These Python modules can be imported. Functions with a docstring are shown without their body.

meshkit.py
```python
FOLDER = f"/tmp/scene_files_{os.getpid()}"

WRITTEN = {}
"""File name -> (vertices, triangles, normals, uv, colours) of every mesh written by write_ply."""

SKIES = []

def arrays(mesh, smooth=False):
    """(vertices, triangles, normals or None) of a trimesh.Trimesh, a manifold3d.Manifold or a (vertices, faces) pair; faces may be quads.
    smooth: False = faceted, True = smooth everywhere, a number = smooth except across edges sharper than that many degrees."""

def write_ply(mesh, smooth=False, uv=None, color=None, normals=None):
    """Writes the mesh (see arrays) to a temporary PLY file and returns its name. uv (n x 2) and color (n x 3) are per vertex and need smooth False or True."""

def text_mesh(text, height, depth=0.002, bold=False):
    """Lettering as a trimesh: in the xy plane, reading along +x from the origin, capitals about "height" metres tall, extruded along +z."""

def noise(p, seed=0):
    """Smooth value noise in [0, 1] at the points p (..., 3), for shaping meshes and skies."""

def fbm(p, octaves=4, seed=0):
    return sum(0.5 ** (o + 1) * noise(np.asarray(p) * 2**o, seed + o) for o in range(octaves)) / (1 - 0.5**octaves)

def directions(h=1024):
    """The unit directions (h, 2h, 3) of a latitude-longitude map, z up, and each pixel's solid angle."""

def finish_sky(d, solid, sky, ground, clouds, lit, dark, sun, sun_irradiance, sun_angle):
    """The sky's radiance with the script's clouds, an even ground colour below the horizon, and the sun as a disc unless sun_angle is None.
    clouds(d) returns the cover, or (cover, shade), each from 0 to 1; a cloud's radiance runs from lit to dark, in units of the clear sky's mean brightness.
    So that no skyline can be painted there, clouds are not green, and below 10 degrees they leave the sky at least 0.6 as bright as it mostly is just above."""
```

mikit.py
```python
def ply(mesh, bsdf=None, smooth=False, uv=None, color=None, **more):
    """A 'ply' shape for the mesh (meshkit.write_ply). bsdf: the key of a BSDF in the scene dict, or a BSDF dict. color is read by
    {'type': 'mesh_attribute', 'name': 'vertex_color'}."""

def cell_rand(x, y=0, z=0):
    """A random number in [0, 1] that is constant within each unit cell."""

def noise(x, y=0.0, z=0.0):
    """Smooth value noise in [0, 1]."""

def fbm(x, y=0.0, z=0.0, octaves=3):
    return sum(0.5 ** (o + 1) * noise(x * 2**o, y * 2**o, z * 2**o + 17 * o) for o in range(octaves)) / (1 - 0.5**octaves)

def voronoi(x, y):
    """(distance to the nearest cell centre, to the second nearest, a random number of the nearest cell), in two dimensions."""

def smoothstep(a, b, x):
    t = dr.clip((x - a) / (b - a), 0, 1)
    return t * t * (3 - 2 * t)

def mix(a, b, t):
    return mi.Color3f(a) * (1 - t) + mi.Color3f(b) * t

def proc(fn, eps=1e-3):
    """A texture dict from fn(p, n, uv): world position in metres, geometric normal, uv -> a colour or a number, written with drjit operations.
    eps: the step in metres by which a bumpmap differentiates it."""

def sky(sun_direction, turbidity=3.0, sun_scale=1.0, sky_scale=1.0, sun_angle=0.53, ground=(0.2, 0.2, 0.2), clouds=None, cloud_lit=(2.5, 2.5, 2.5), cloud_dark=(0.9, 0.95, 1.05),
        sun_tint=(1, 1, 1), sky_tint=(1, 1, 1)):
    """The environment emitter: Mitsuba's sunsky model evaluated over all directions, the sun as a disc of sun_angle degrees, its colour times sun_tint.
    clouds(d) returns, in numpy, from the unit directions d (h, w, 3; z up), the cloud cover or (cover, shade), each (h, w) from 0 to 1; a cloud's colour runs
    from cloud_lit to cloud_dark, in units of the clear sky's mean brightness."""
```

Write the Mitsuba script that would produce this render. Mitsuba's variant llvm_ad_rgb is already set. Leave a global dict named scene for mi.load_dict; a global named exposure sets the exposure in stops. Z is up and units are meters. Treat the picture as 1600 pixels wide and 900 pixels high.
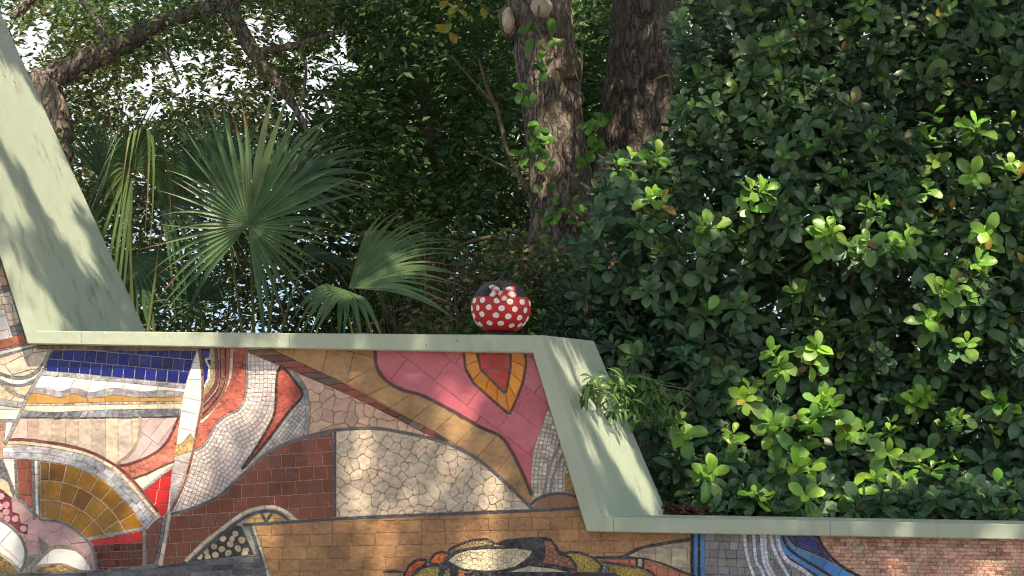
import math
import numpy as np, trimesh, drjit as dr, mitsuba as mi, mikit, meshkit
from mikit import noise as dnoise, fbm as dfbm, smoothstep, mix
from shapely.geometry import Polygon, LineString, Point, MultiPolygon, box
from shapely.ops import unary_union
from shapely import affinity, prepare
from scipy.spatial import Voronoi

scene, labels = {}, {}
# ------------------------------------------------------------------ camera, sky, exposure
CAM = np.array([0.0, -10.0, 1.6]); FPX = 2700.0                      # focal length in pixels of a 1600 px wide picture
PITCH, ROLL = math.atan(250 / FPX), math.radians(0.72)
FWD = np.array([0, math.cos(PITCH), math.sin(PITCH)])
_U0 = np.array([0, -math.sin(PITCH), math.cos(PITCH)]); _R0 = np.array([1.0, 0, 0])
UP = _U0 * math.cos(ROLL) - _R0 * math.sin(ROLL)
RIGHT = _R0 * math.cos(ROLL) + _U0 * math.sin(ROLL)
T = mi.ScalarTransform4f
scene['camera'] = {'type': 'perspective', 'fov': 2 * math.degrees(math.atan(800 / FPX)), 'fov_axis': 'x', 'near_clip': 0.1, 'far_clip': 2000.0,
                   'to_world': T().look_at(origin=CAM.tolist(), target=(CAM + FWD).tolist(), up=UP.tolist())}
SUN = np.array([0.22, -0.71, 1.0]); SUN /= np.linalg.norm(SUN)


def sky_clouds(d):
    h = meshkit.fbm(d * np.array([2.2, 2.2, 5.0]), 5, 3)
    return np.clip((h - 0.33) * 4.0, 0, 1) * 0.9


scene['sky_light'] = mikit.sky(SUN.tolist(), turbidity=3.0, clouds=sky_clouds, cloud_lit=(2.7, 2.7, 2.7), cloud_dark=(1.5, 1.55, 1.65), sky_tint=(1.05, 1.0, 0.92))
exposure = 2.25


def at(px, py, Y):
    """The point of the world plane y = Y that a pixel of the photograph shows."""
    d = FWD + RIGHT * ((px - 800) / FPX) - UP * ((py - 450) / FPX)
    return CAM + d * ((Y - CAM[1]) / d[1])


def at_n(p, Y):
    p = np.asarray(p, float)
    d = FWD + RIGHT * ((p[:, :1] - 800) / FPX) - UP * ((p[:, 1:2] - 450) / FPX)
    return CAM + d * ((np.asarray(Y, float).reshape(-1, 1) - CAM[1]) / d[:, 1:2])


def unit(v):
    v = np.asarray(v, float)
    return v / (np.linalg.norm(v, axis=-1, keepdims=True) + 1e-12)


# ------------------------------------------------------------------ keys and labels
taken = set()


def numbered(key):
    if key not in taken:
        taken.add(key); return key
    k = 1
    while f'{key}_{k:03d}' in taken: k += 1
    key = f'{key}_{k:03d}'; taken.add(key); return key


def put(key, mesh, bsdf, smooth=False, uv=None, color=None, label=None, category=None, group=None, kind=None):
    key = numbered(key)
    scene[key] = mikit.ply(mesh, bsdf, smooth, uv=uv, color=color)
    tag(key, label, category, group, kind)
    return key


def tag(key, label=None, category=None, group=None, kind=None):
    d = {k: v for k, v in (('label', label), ('category', category), ('group', group), ('kind', kind)) if v}
    if d: labels[key] = d


def thing(name, label, category, group=None):
    key = numbered(name); tag(key, label, category, group); return key


# ------------------------------------------------------------------ materials
def unpack(uv):
    """A piece's own colour and grain, stored in its uv (constant over the piece)."""
    r, g = dr.floor(uv.x), dr.floor(uv.y)
    b, k = (uv.x - r) * 256 - 0.5, (uv.y - g) * 256 - 0.5
    return mi.Color3f(dr.square(r / 255), dr.square(g / 255), dr.square(b / 255)), k / 255


def piece_uv(n, color, grain=0.15):
    c = np.clip(np.sqrt(np.clip(color, 0, 1)) * 255, 0, 250).astype(int)
    return np.tile([c[0] + (c[2] + 0.5) / 256, c[1] + (int(grain * 255) + 0.5) / 256], (n, 1))


def piece_color(p, n, uv):
    c, g = unpack(uv)
    fine = dfbm(p.x * 55, p.y * 55 + 3, p.z * 55, 3) - 0.5
    broad = dfbm(p.x * 9 + 7, p.y * 9, p.z * 13, 3) - 0.5
    dirt = smoothstep(0.55, 0.85, dfbm(p.x * 5 + 31, p.y * 5, p.z * 2.2 + 5, 4))
    c = c * dr.maximum(0.2, 1 + g * (3.0 * fine + 2.2 * broad))
    return c * (1 - 0.28 * dirt)


def rough_tex(lo, hi, s):
    return mikit.proc(lambda p, n, uv: lo + (hi - lo) * dfbm(p.x * s, p.y * s, p.z * s, 2))


scene['glazed_tile'] = {'type': 'twosided', 'b': {'type': 'bumpmap', 'scale': 0.004, 'tex': mikit.proc(lambda p, n, uv: dfbm(p.x * 16, p.y * 16, p.z * 16, 2) * 0.6 + 0.2 * dnoise(p.x * 70, p.y * 70, p.z * 70)),
                        'b': {'type': 'principled', 'base_color': mikit.proc(piece_color), 'roughness': rough_tex(0.12, 0.36, 9.0), 'specular': 0.5}}}
scene['matte_tile'] = {'type': 'twosided', 'b': {'type': 'bumpmap', 'scale': 0.005, 'tex': mikit.proc(lambda p, n, uv: dfbm(p.x * 60, p.y * 60, p.z * 60, 3)),
                       'b': {'type': 'principled', 'base_color': mikit.proc(piece_color), 'roughness': 0.5, 'specular': 0.4}}}


def paint_color(p, n, uv):
    blot = dfbm(p.x * 2.3, p.y * 2.3, p.z * 1.5, 4)
    streak = smoothstep(0.5, 0.78, dfbm(p.x * 16 + 4, p.y * 16, p.z * 1.1, 4))
    c = mix((0.375, 0.445, 0.345), (0.43, 0.495, 0.385), blot)
    c = mix(c, (0.20, 0.20, 0.145), 0.65 * streak * smoothstep(0.4, 0.7, dfbm(p.x * 3, p.y * 3, p.z * 3, 2)))
    speck = smoothstep(0.83, 0.9, dnoise(p.x * 45, p.y * 45, p.z * 38)) * smoothstep(0.55, 0.7, dfbm(p.x * 2 + 9, p.y * 2, p.z * 2, 2))
    return mix(c, (0.13, 0.12, 0.09), 0.6 * speck)


scene['green_paint'] = {'type': 'twosided', 'b': {'type': 'bumpmap', 'scale': 0.003, 'tex': mikit.proc(lambda p, n, uv: dfbm(p.x * 30, p.y * 30, p.z * 30, 3) + 2.0 * dfbm(p.x * 3, p.y * 3, p.z * 3, 2)),
                        'b': {'type': 'principled', 'base_color': mikit.proc(paint_color), 'roughness': 0.55, 'specular': 0.35}}}


def bark_height(p):
    wob = 0.05 * dfbm(p.x * 7, p.y * 7, p.z * 7, 2)
    a = dr.abs(2 * dfbm((p.x + wob) * 30, (p.y + wob) * 30, p.z * 6.5, 3) - 1)
    b = dr.abs(2 * dfbm(p.x * 60, p.y * 60, p.z * 26 + 9, 2) - 1)
    return dr.minimum(1.0, 2.6 * a) * 0.75 + 0.25 * dr.minimum(1.0, 3 * b)


def bark_color(p, n, uv):
    f = bark_height(p)
    f2 = dfbm(p.x * 6, p.y * 6, p.z * 3, 3)
    c = mix((0.085, 0.07, 0.06), (0.27, 0.232, 0.2), smoothstep(0.1, 0.8, f)) * (0.75 + 0.5 * dfbm(p.x * 90, p.y * 90, p.z * 40, 2))
    c = mix(c, (0.17, 0.17, 0.12), 0.6 * smoothstep(0.52, 0.7, f2))
    return c


scene['bark'] = {'type': 'twosided', 'b': {'type': 'bumpmap', 'scale': 0.022, 'tex': mikit.proc(lambda p, n, uv: bark_height(p)),
                 'b': {'type': 'principled', 'base_color': mikit.proc(bark_color), 'roughness': 0.9, 'specular': 0.2}}}
scene['cut_wood'] = {'type': 'twosided', 'b': {'type': 'principled', 'base_color': mikit.proc(lambda p, n, uv: mix((0.42, 0.34, 0.25), (0.62, 0.56, 0.45), dfbm(p.x * 20, p.y * 20, p.z * 20, 3))), 'roughness': 0.8}}

def leaf_bsdf(tex, alpha, gloss, trans):
    """A leaf: light passes through it, and its skin is waxy."""
    return {'type': 'blendbsdf', 'weight': gloss, 'a': {'type': 'principledthin', 'base_color': tex, 'roughness': 0.5, 'diff_trans': trans},
            'b': {'type': 'twosided', 'b': {'type': 'principled', 'base_color': tex, 'roughness': alpha, 'specular': 0.6}}}


VCOL = {'type': 'mesh_attribute', 'name': 'vertex_color'}
scene['leaf'] = leaf_bsdf(VCOL, 0.36, 0.62, 0.9)
scene['far_leaf'] = leaf_bsdf(VCOL, 0.45, 0.4, 0.9)
scene['palm_leaf'] = leaf_bsdf(mikit.proc(lambda p, n, uv: unpack(uv)[0] * (0.75 + 0.5 * dfbm(p.x * 8, p.y * 8, p.z * 8, 2))), 0.4, 0.5, 0.8)
scene['twig'] = {'type': 'twosided', 'b': {'type': 'principled', 'base_color': mikit.proc(lambda p, n, uv: mix((0.07, 0.055, 0.04), (0.2, 0.16, 0.11), dfbm(p.x * 14, p.y * 14, p.z * 14, 2))), 'roughness': 0.85}}
scene['soil'] = {'type': 'twosided', 'b': {'type': 'principled', 'base_color': mikit.proc(lambda p, n, uv: mix((0.05, 0.038, 0.026), (0.17, 0.125, 0.085), dfbm(p.x * 4, p.y * 4, p.z * 4, 4))), 'roughness': 0.95}}
scene['paving'] = {'type': 'twosided', 'b': {'type': 'principled', 'base_color': mikit.proc(lambda p, n, uv: mix((0.27, 0.21, 0.17), (0.36, 0.30, 0.25), dfbm(p.x * 3, p.y * 3, p.z * 3, 4))), 'roughness': 0.9}}

# ------------------------------------------------------------------ ground
rng = np.random.default_rng(11)


def sheet(x0, x1, y0, y1, nx, ny, zf):
    X, Y = np.meshgrid(np.linspace(x0, x1, nx), np.linspace(y0, y1, ny))
    v = np.stack([X, Y, zf(X, Y)], -1).reshape(-1, 3)
    i, j = np.meshgrid(np.arange(nx - 1), np.arange(ny - 1))
    a = (j * nx + i).ravel()
    return v, np.stack([a, a + 1, a + nx + 1, a + nx], 1)


put('ground', sheet(-900, 900, -900, 900, 3, 3, lambda X, Y: X * 0 - 0.004), 'soil', kind='structure', label='earth and paving below the wall')
put('pavement', sheet(-14, 14, -16, 0.2, 3, 3, lambda X, Y: X * 0), 'paving', kind='structure', label='paved path in front of the mosaic wall')


def bed_z(X, Y):
    e = np.clip(np.maximum(np.abs(X) - 14, 0) / 6 + np.maximum(Y - 36, 0) / 8, 0, 1)
    return (1.08 + 0.1 * np.clip((Y - 1.3) / 0.5, 0, 1) + 0.06 * meshkit.fbm(np.stack([X * 0.8, Y * 0.8, X * 0], -1), 3)) * (1 - e) - 0.1 * e


put('planting_bed', sheet(-20, 20, 1.2, 44, 120, 120, bed_z), 'soil', True, kind='structure', label='raised planting bed of bare earth behind the wall')

# ------------------------------------------------------------------ the wall: painted coping
CAPY, BACKY = -0.1, 1.3
A = [(-170, -250), (57, 517), (846.5, 523.5), (941, 807.5), (1720, 821.5)]       # front top edge of the coping
B = [(-196, -215), (43, 537), (832.5, 551.5), (917, 831), (1720, 845.5)]        # its lower edge
C = [(-133, -277), (228, 517.3), (929, 533), (1044, 804), (1720, 816)]          # back top edge, 1.4 m deeper
WALL = thing('mosaic_wall', 'stepped garden wall faced with a many coloured tile mosaic under pale sage green coping', 'wall')


def coping(i, t0, t1, label=None):
    """One length of coping between bends i and i+1."""
    A3, B3, C3 = [[at(*q, Y) for q in L] for L, Y in ((A, CAPY), (B, CAPY), (C, BACKY))]
    n, m = (14, 9) if i in (0, 2) else (3, 3)
    ts = np.linspace(t0, t1, n)
    rows = []
    for t in ts:
        a = A3[i] + (A3[i + 1] - A3[i]) * t
        tb = t
        if i in (1, 3) and 0 < t < 1: tb = (a[0] - B3[i][0]) / (B3[i + 1][0] - B3[i][0])      # plumb joints
        b, c = B3[i] + (B3[i + 1] - B3[i]) * tb, C3[i] + (C3[i + 1] - C3[i]) * t
        down = b - a
        prof = [b + [0, 0.10, 0] + 0 * b, b + [0, 0.007, 0], b - down * 0.06]
        prof += [a + down * 0.06, a + [0, 0.007, 0]]
        prof += [a + (c - a) * k for k in np.linspace(0.02, 0.985, m)]
        prof += [c + down * 0.05, c + down]
        rows.append(prof)
    v = np.array(rows); k = v.shape[1]
    idx = np.arange(n * k).reshape(n, k)
    q = np.stack([idx[:-1, :-1], idx[:-1, 1:], idx[1:, 1:], idx[1:, :-1]], -1).reshape(-1, 4)
    w = np.stack([idx[:-1, -1], idx[:-1, 0], idx[1:, 0], idx[1:, -1]], -1)
    q = np.vstack([q, w])
    tri = np.vstack([q[:, [0, 1, 2]], q[:, [0, 2, 3]]])
    vs = v.reshape(-1, 3); extra, nv = [], len(vs)
    for r, s in ((0, 1), (n - 1, -1)):
        cen = v[r, [0, 2, 3, -1]].mean(0)
        f = np.stack([np.full(k, nv), idx[r], np.roll(idx[r], -1)], 1)
        extra.append(f[:, ::s]); vs = np.vstack([vs, cen]); nv += 1
    mesh = trimesh.Trimesh(vs, np.vstack([tri] + extra), process=False)
    put(WALL + '__coping', mesh, 'green_paint', 28, label=label)


coping(0, 0.0, 1.0, 'tall sloping length of sage green coping at the far left, sunlit in patches')
g = 0.00045
for t0, t1 in ((0, 0.0895), (0.0895, 0.5005), (0.5005, 1.0)): coping(1, t0 + g * (t0 > 0), t1 - g * (t1 < 1))
coping(2, 0.0, 1.0, 'sloping length of coping right of the middle with leaf shadows on its broad side')
for t0, t1 in ((0, 0.0225), (0.0225, 0.457), (0.457, 1.0)): coping(3, t0 + g * (t0 > 0), t1 - g * (t1 < 1))

# ------------------------------------------------------------------ the wall: mosaic, traced in pixels of the wall plane
def px2wall(p, y):
    w = at_n(p, np.zeros(len(p))); w[:, 1] = y; return w


def cm(pts, step=5.0):
    """Catmull-Rom curve through the points."""
    p = np.asarray(pts, float)
    if len(p) < 3: return p
    q = np.vstack([2 * p[0] - p[1], p, 2 * p[-1] - p[-2]])
    out = []
    for i in range(1, len(q) - 2):
        n = max(2, int(np.linalg.norm(q[i + 1] - q[i]) / step))
        t = (np.arange(n) / n)[:, None]
        out.append(0.5 * (2 * q[i] + (q[i + 1] - q[i - 1]) * t + (2 * q[i - 1] - 5 * q[i] + 4 * q[i + 1] - q[i + 2]) * t ** 2 + (3 * q[i] - q[i - 1] - 3 * q[i + 1] + q[i + 2]) * t ** 3))
    return np.vstack(out + [p[-1:]])


def D(s):
    return np.array([[float(x) for x in w.split(',')] for w in s.split()])


def S(s, step=5.0):
    return cm(D(s), step)


def poly(*curves):
    q = Polygon(np.vstack(curves))
    return q if q.is_valid else q.buffer(0)


def polys(g):
    if g.is_empty: return []
    if g.geom_type == 'Polygon': return [g]
    return [x for x in getattr(g, 'geoms', []) if x.geom_type == 'Polygon']


DOMAIN = poly(D('-60,215 41,533 833,548.5 918,828 1660,841 1660,960 -60,960'))
used = Polygon()
tile_rng = np.random.default_rng(5)


def prism(pg, y0, y1, bev=0.5):
    """A tile: the polygon (pixels) raised from y0 to y1 with a worn edge."""
    pg = pg.simplify(0.25)
    if pg.is_empty or pg.geom_type != 'Polygon' or pg.area < 1.0: return None
    ext = np.array(pg.exterior.coords)[:-1]
    if len(ext) < 3: return None
    v2, f = trimesh.creation.triangulate_polygon(Polygon(ext, [r.coords for r in pg.interiors]), engine='earcut')
    v2, f = np.asarray(v2)[:, :2], np.asarray(f)
    n = len(ext)
    if not pg.exterior.is_ccw: ext = ext[::-1]
    cen = ext.mean(0); rad = max(1.0, math.sqrt(pg.area) / 2)
    k = min(0.25, bev / rad)
    # the cap ring: earcut keeps the outline's vertices; shrink towards the centre for a bevel
    tilt = tile_rng.normal(0, 0.0011, 2) if bev else np.zeros(2)
    top2 = cen + (v2 - cen) * (1 - k); ring2 = cen + (ext - cen) * (1 - k)
    hz = lambda q: y1 + ((q - cen) / rad) @ tilt
    top = px2wall(top2, 0); top[:, 1] = hz(top2)
    ring = px2wall(ring2, 0); ring[:, 1] = hz(ring2)
    base = px2wall(ext, y0); mid = px2wall(ext, y1 * 0.7 + y0 * 0.3)
    v = np.vstack([top, ring, mid, base])
    m = len(top); i = np.arange(n); j = (i + 1) % n
    o = lambda a, b: np.stack([a, b], 1)
    s = []
    for r0, r1 in ((m, m + n), (m + n, m + 2 * n)):
        s += [np.stack([r0 + i, r0 + j, r1 + j], 1), np.stack([r0 + i, r1 + j, r1 + i], 1)]
    return v, np.vstack([f] + s)


def join(ms):
    vs, fs, n, counts = [], [], 0, []
    for v, f in ms:
        vs.append(v); fs.append(f + n); n += len(v); counts.append(len(v))
    return np.vstack(vs), np.vstack(fs), counts


def vary(c, amt, hue=0.03):
    return np.clip(np.asarray(c) * (1 + tile_rng.normal(0, amt)) * (1 + tile_rng.normal(0, hue, 3)), 0.003, 0.9)


def panel(name, region, pieces, color, mat='matte_tile', gap=1.0, var=0.1, hue=0.03, grain=0.15, grout=(0.42, 0.38, 0.33), piece='tile', stuff=False, h=0.007, label=None, alt=None, most=300):
    """A field of the mosaic: its grout bed and its pieces."""
    global used
    reg = region.intersection(DOMAIN).difference(used)
    if reg.is_empty: return
    used = used.union(region)
    key = numbered(f'{WALL}__{name}')
    beds = [prism(q, 0.0, -0.002, 0) for q in polys(reg.buffer(0.25))]
    beds = [b for b in beds if b]
    if not beds: return
    v, f, _ = join(beds)
    scene[key] = mikit.ply((v, f), 'matte_tile', uv=piece_uv(len(v), grout, 0.2))
    tag(key, label)
    prepare(reg)
    got = []
    for q in (pieces(reg) if callable(pieces) else pieces):
        for r in polys(q.intersection(reg).buffer(-gap / 2, join_style='mitre')):
            if r.area > (1.5 if stuff else 5): got.append(r)
    got.sort(key=lambda r: -r.area)
    rest = []
    for i, r in enumerate(got):
        base = color if alt is None or tile_rng.random() > alt[0] else alt[1 + tile_rng.integers(len(alt) - 1)]
        c = vary(base, var, hue)
        m = prism(r, -0.002, -h - (tile_rng.random() * 0.0015), 0.55)
        if m is None: continue
        if stuff or i >= most or r.area < 36: rest.append((m, c))
        else: put(f'{key}__{piece}', m, mat, uv=piece_uv(len(m[0]), c, grain))
    if rest:
        v, f, cnt = join([m for m, _ in rest])
        uv = np.vstack([piece_uv(n, c, grain) for n, (_, c) in zip(cnt, rest)])
        put(f'{key}__small_{piece}', (v, f), mat, uv=uv, kind='stuff')


def grid(w, h, ang=0, stagger=0.5, jit=0.06, org=(0, 0), wob=0.0):
    def make(reg):
        c = np.array(org, float)
        r = affinity.rotate(reg, -ang, origin=tuple(c))
        x0, y0, x1, y1 = r.bounds
        out, k = [], math.floor((y0 - c[1]) / h)
        while c[1] + k * h < y1:
            yy = c[1] + k * h
            x = c[0] + math.floor((x0 - c[0]) / w - 1) * w + (k % 2) * stagger * w + tile_rng.normal(0, jit * w)
            while x < x1:
                ww = w * (1 + tile_rng.normal(0, jit))
                q = box(x, yy, x + ww, yy + h)
                if wob: q = Polygon(np.array(q.exterior.coords)[:-1] + tile_rng.normal(0, wob, (4, 2)))
                if q.intersects(r): out.append(affinity.rotate(q, ang, origin=tuple(c)))
                x += ww
            k += 1
        return out
    return make


def crazy(cell, jit=0.42, aspect=1.0, merge=0.0, wob=0.0):
    def make(reg):
        x0, y0, x1, y1 = reg.bounds
        pts = []
        for i, x in enumerate(np.arange(x0 - 2 * cell, x1 + 2 * cell, cell)):
            for y in np.arange(y0 - 2 * cell, y1 + 2 * cell, cell * aspect):
                pts.append((x + tile_rng.uniform(-jit, jit) * cell, y + (i % 2) * cell * 0.5 * aspect + tile_rng.uniform(-jit, jit) * cell * aspect))
        vo = Voronoi(np.array(pts)); cells = {}
        for k, r in enumerate(vo.point_region):
            reg_ = vo.regions[r]
            if reg_ and -1 not in reg_:
                q = Polygon(vo.vertices[reg_])
                if q.intersects(reg): cells[k] = q
        if merge:
            for a, b in vo.ridge_points[tile_rng.permutation(len(vo.ridge_points))]:
                if a in cells and b in cells and tile_rng.random() < merge: 
                    u = cells[a].union(cells[b])
                    if u.geom_type == 'Polygon': cells[a] = u; del cells[b]
        out = []
        for q in cells.values():
            if wob:                                                               # broken, not sawn, edges
                e = resample(np.array(q.exterior.coords), 4.5)[:-1]
                pt = np.stack([e[:, 0] * 0.17, e[:, 1] * 0.17, e[:, 0] * 0], 1)
                e = e + wob * 2 * np.stack([meshkit.noise(pt, 3) - 0.5, meshkit.noise(pt, 4) - 0.5], 1)
                q = Polygon(e).buffer(0)
            out.append(q)
        return out
    return make


def resample(c, step):
    L = LineString(c); n = max(1, int(round(L.length / step)))
    return np.array([L.interpolate(k / n, normalized=True).coords[0] for k in range(n + 1)])


def normals(c):
    t = unit(np.gradient(c, axis=0)); return np.stack([-t[:, 1], t[:, 0]], 1)


def strip(c, w, seg, o=0.0, jit=0.12):
    """Pieces of length seg along the curve, w wide, offset sideways by o."""
    L = LineString(c).length
    m = max(1, int(round(L / seg))); sub = max(2, int(seg / 5))
    d = resample(c, L / (m * sub)); nn = normals(d)
    cuts = [0] + [int(round(k * sub + (tile_rng.uniform(-jit, jit) * sub if sub > 3 else 0))) for k in range(1, m)] + [len(d) - 1]
    out = []
    for a, b in zip(cuts[:-1], cuts[1:]):
        if b <= a: continue
        q = Polygon(np.vstack([d[a:b + 1] + nn[a:b + 1] * (o - w / 2), (d[a:b + 1] + nn[a:b + 1] * (o + w / 2))[::-1]]))
        out.append(q if q.is_valid else q.buffer(0))
    return [q for q in out if not q.is_empty]


def line(name, c, w, color, seg=14, stuff=True, mat='matte_tile', **kw):
    reg = LineString(c).buffer(w / 2, cap_style='flat')
    panel(name, reg, strip(c, w, seg), color, mat, stuff=stuff, gap=kw.pop('gap', 0.7), **kw)


def between(c0, c1, n, rows=1, stag=0.5):
    """Pieces between two curves."""
    def make(reg):
        a, b = (np.array([LineString(c).interpolate(k / (n * 6), normalized=True).coords[0] for k in range(n * 6 + 1)]) for c in (c0, c1))
        out = []
        for r in range(rows):
            lo, hi = a + (b - a) * (r / rows), a + (b - a) * ((r + 1) / rows)
            sh = int(round((r % 2) * stag * 6))
            for k in range(-1, n + 1):
                i, j = max(0, k * 6 + sh), min(n * 6, (k + 1) * 6 + sh)
                if j > i: out.append(Polygon(np.vstack([lo[i:j + 1], hi[i:j + 1][::-1]])).buffer(0))
        return [q for q in out if not q.is_empty]
    return make


def flow(guide, w, seg, n0, n1):
    """Small pieces in courses that follow a curve."""
    def make(reg):
        out = []
        for k in range(n0, n1):
            o = LineString(guide).offset_curve((k + 0.5) * w)
            for g in ([o] if o.geom_type == 'LineString' else getattr(o, 'geoms', [])):
                if g.length < seg: continue
                c = np.array(g.coords)
                out += [q for q in strip(c, w, seg, jit=0) if q.intersects(reg)]
        done, res = Polygon(), []
        return out
    return make


SLATE, SLATE2, DARK = (0.075, 0.083, 0.10), (0.17, 0.18, 0.2), (0.035, 0.03, 0.03)
GREY, MARBLE = (0.26, 0.265, 0.275), (0.36, 0.37, 0.40)
WHITE, CREAM = (0.72, 0.71, 0.68), (0.60, 0.54, 0.42)
BROWN, DKBROWN, MAROON = (0.19, 0.054, 0.030), (0.09, 0.045, 0.038), (0.17, 0.05, 0.04)
CORAL, PINK, TAN = (0.47, 0.13, 0.09), (0.50, 0.125, 0.16), (0.37, 0.205, 0.095)
OCHRE, GOLD, RED, ORANGE = (0.46, 0.26, 0.07), (0.42, 0.32, 0.10), (0.50, 0.014, 0.012), (0.62, 0.23, 0.012)
BLUE, SKYB, TRAV = (0.007, 0.013, 0.15), (0.045, 0.23, 0.55), (0.54, 0.44, 0.36)
PALEGROUT, REDGROUT = (0.5, 0.47, 0.45), (0.42, 0.28, 0.22)

# --- shared curves
diagL = S('80,546 76,553 65,580 53,603 42,623 31,650 22,668 8,694')
bladeL = S('309,546 298,578 290,603 285,630 281,657 275,700 270,733 263,790 261,800')
bladeR = S('311,546 315,570 317,597 316,630 311,655 303,700 290,750 274,786 267,799')
greyB = S('267,803 287,799 317,788 342,776 362,758 385,737 403,719 425,704 450,692 479,682.5 523,672')
arcT = S('523,672 560,669.5 590,669.5 625,675 660,682 690,690 719,702 750,720 786,751 812,776 835,799')
diagLo = S('381,547 420,564 448,575 473,586 520,606 549,619 602,645 660,675 700,694')
diagUp = S('425,546 453,559 503,583 520,590 560,611 620,645 660,664 700,688')
pinkL = S('586,546 588,570 597,588 611,600 631,610 661,618.5 706,642 750,667 781,681 799,704 817,740 831,774')
coralR = S('385,544 386,597 382,625 373,640 353,650 338,662 329,680 318,697 304,704')
redL = S('440,571 434,582 432,600 431,630 428,650 419,668 404,694 378,733')
redR = S('443,573 460,595 473,617 453,641 437,663 418,688 399,711 378,734', 3)
arcK = S('453,578 468,595 477,612 480,630 481,655 478,683')
brnLine = S('14,687 40,687.5 80,692 120,700 147,709 182,728 205,748 223,768 247,800')
gArchO = S('5,700 40,697 80,700 120,708.5 147,717 172,734 197,757 223,785 240,812')
gArchI = S('4,716 60,719.5 107,727 133,735.5 160,749.5 188,775 208,797 226,826')
redArc = S('279,652 270,675 260,692 247,705 230,715 213,722 197,727 184,728')
dashes = S('273,721 247,732 230,741 208,748')
oliveArc = S('219,651 218.5,675 213,695 200,713 183,725')
creamArch = S('290,877 317,850 345,828 367,811 385,800 399,795 419,792 434,794 450,802 464,815')
slateArch = S('299,877 322,855 345,836 367,819 385,807 400,801 419,798.5 434,801 446,808 453,816')
darkBase = S('380,820.5 455,815.5 523,811 661,804.5 830,798 908,793.5')

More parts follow.
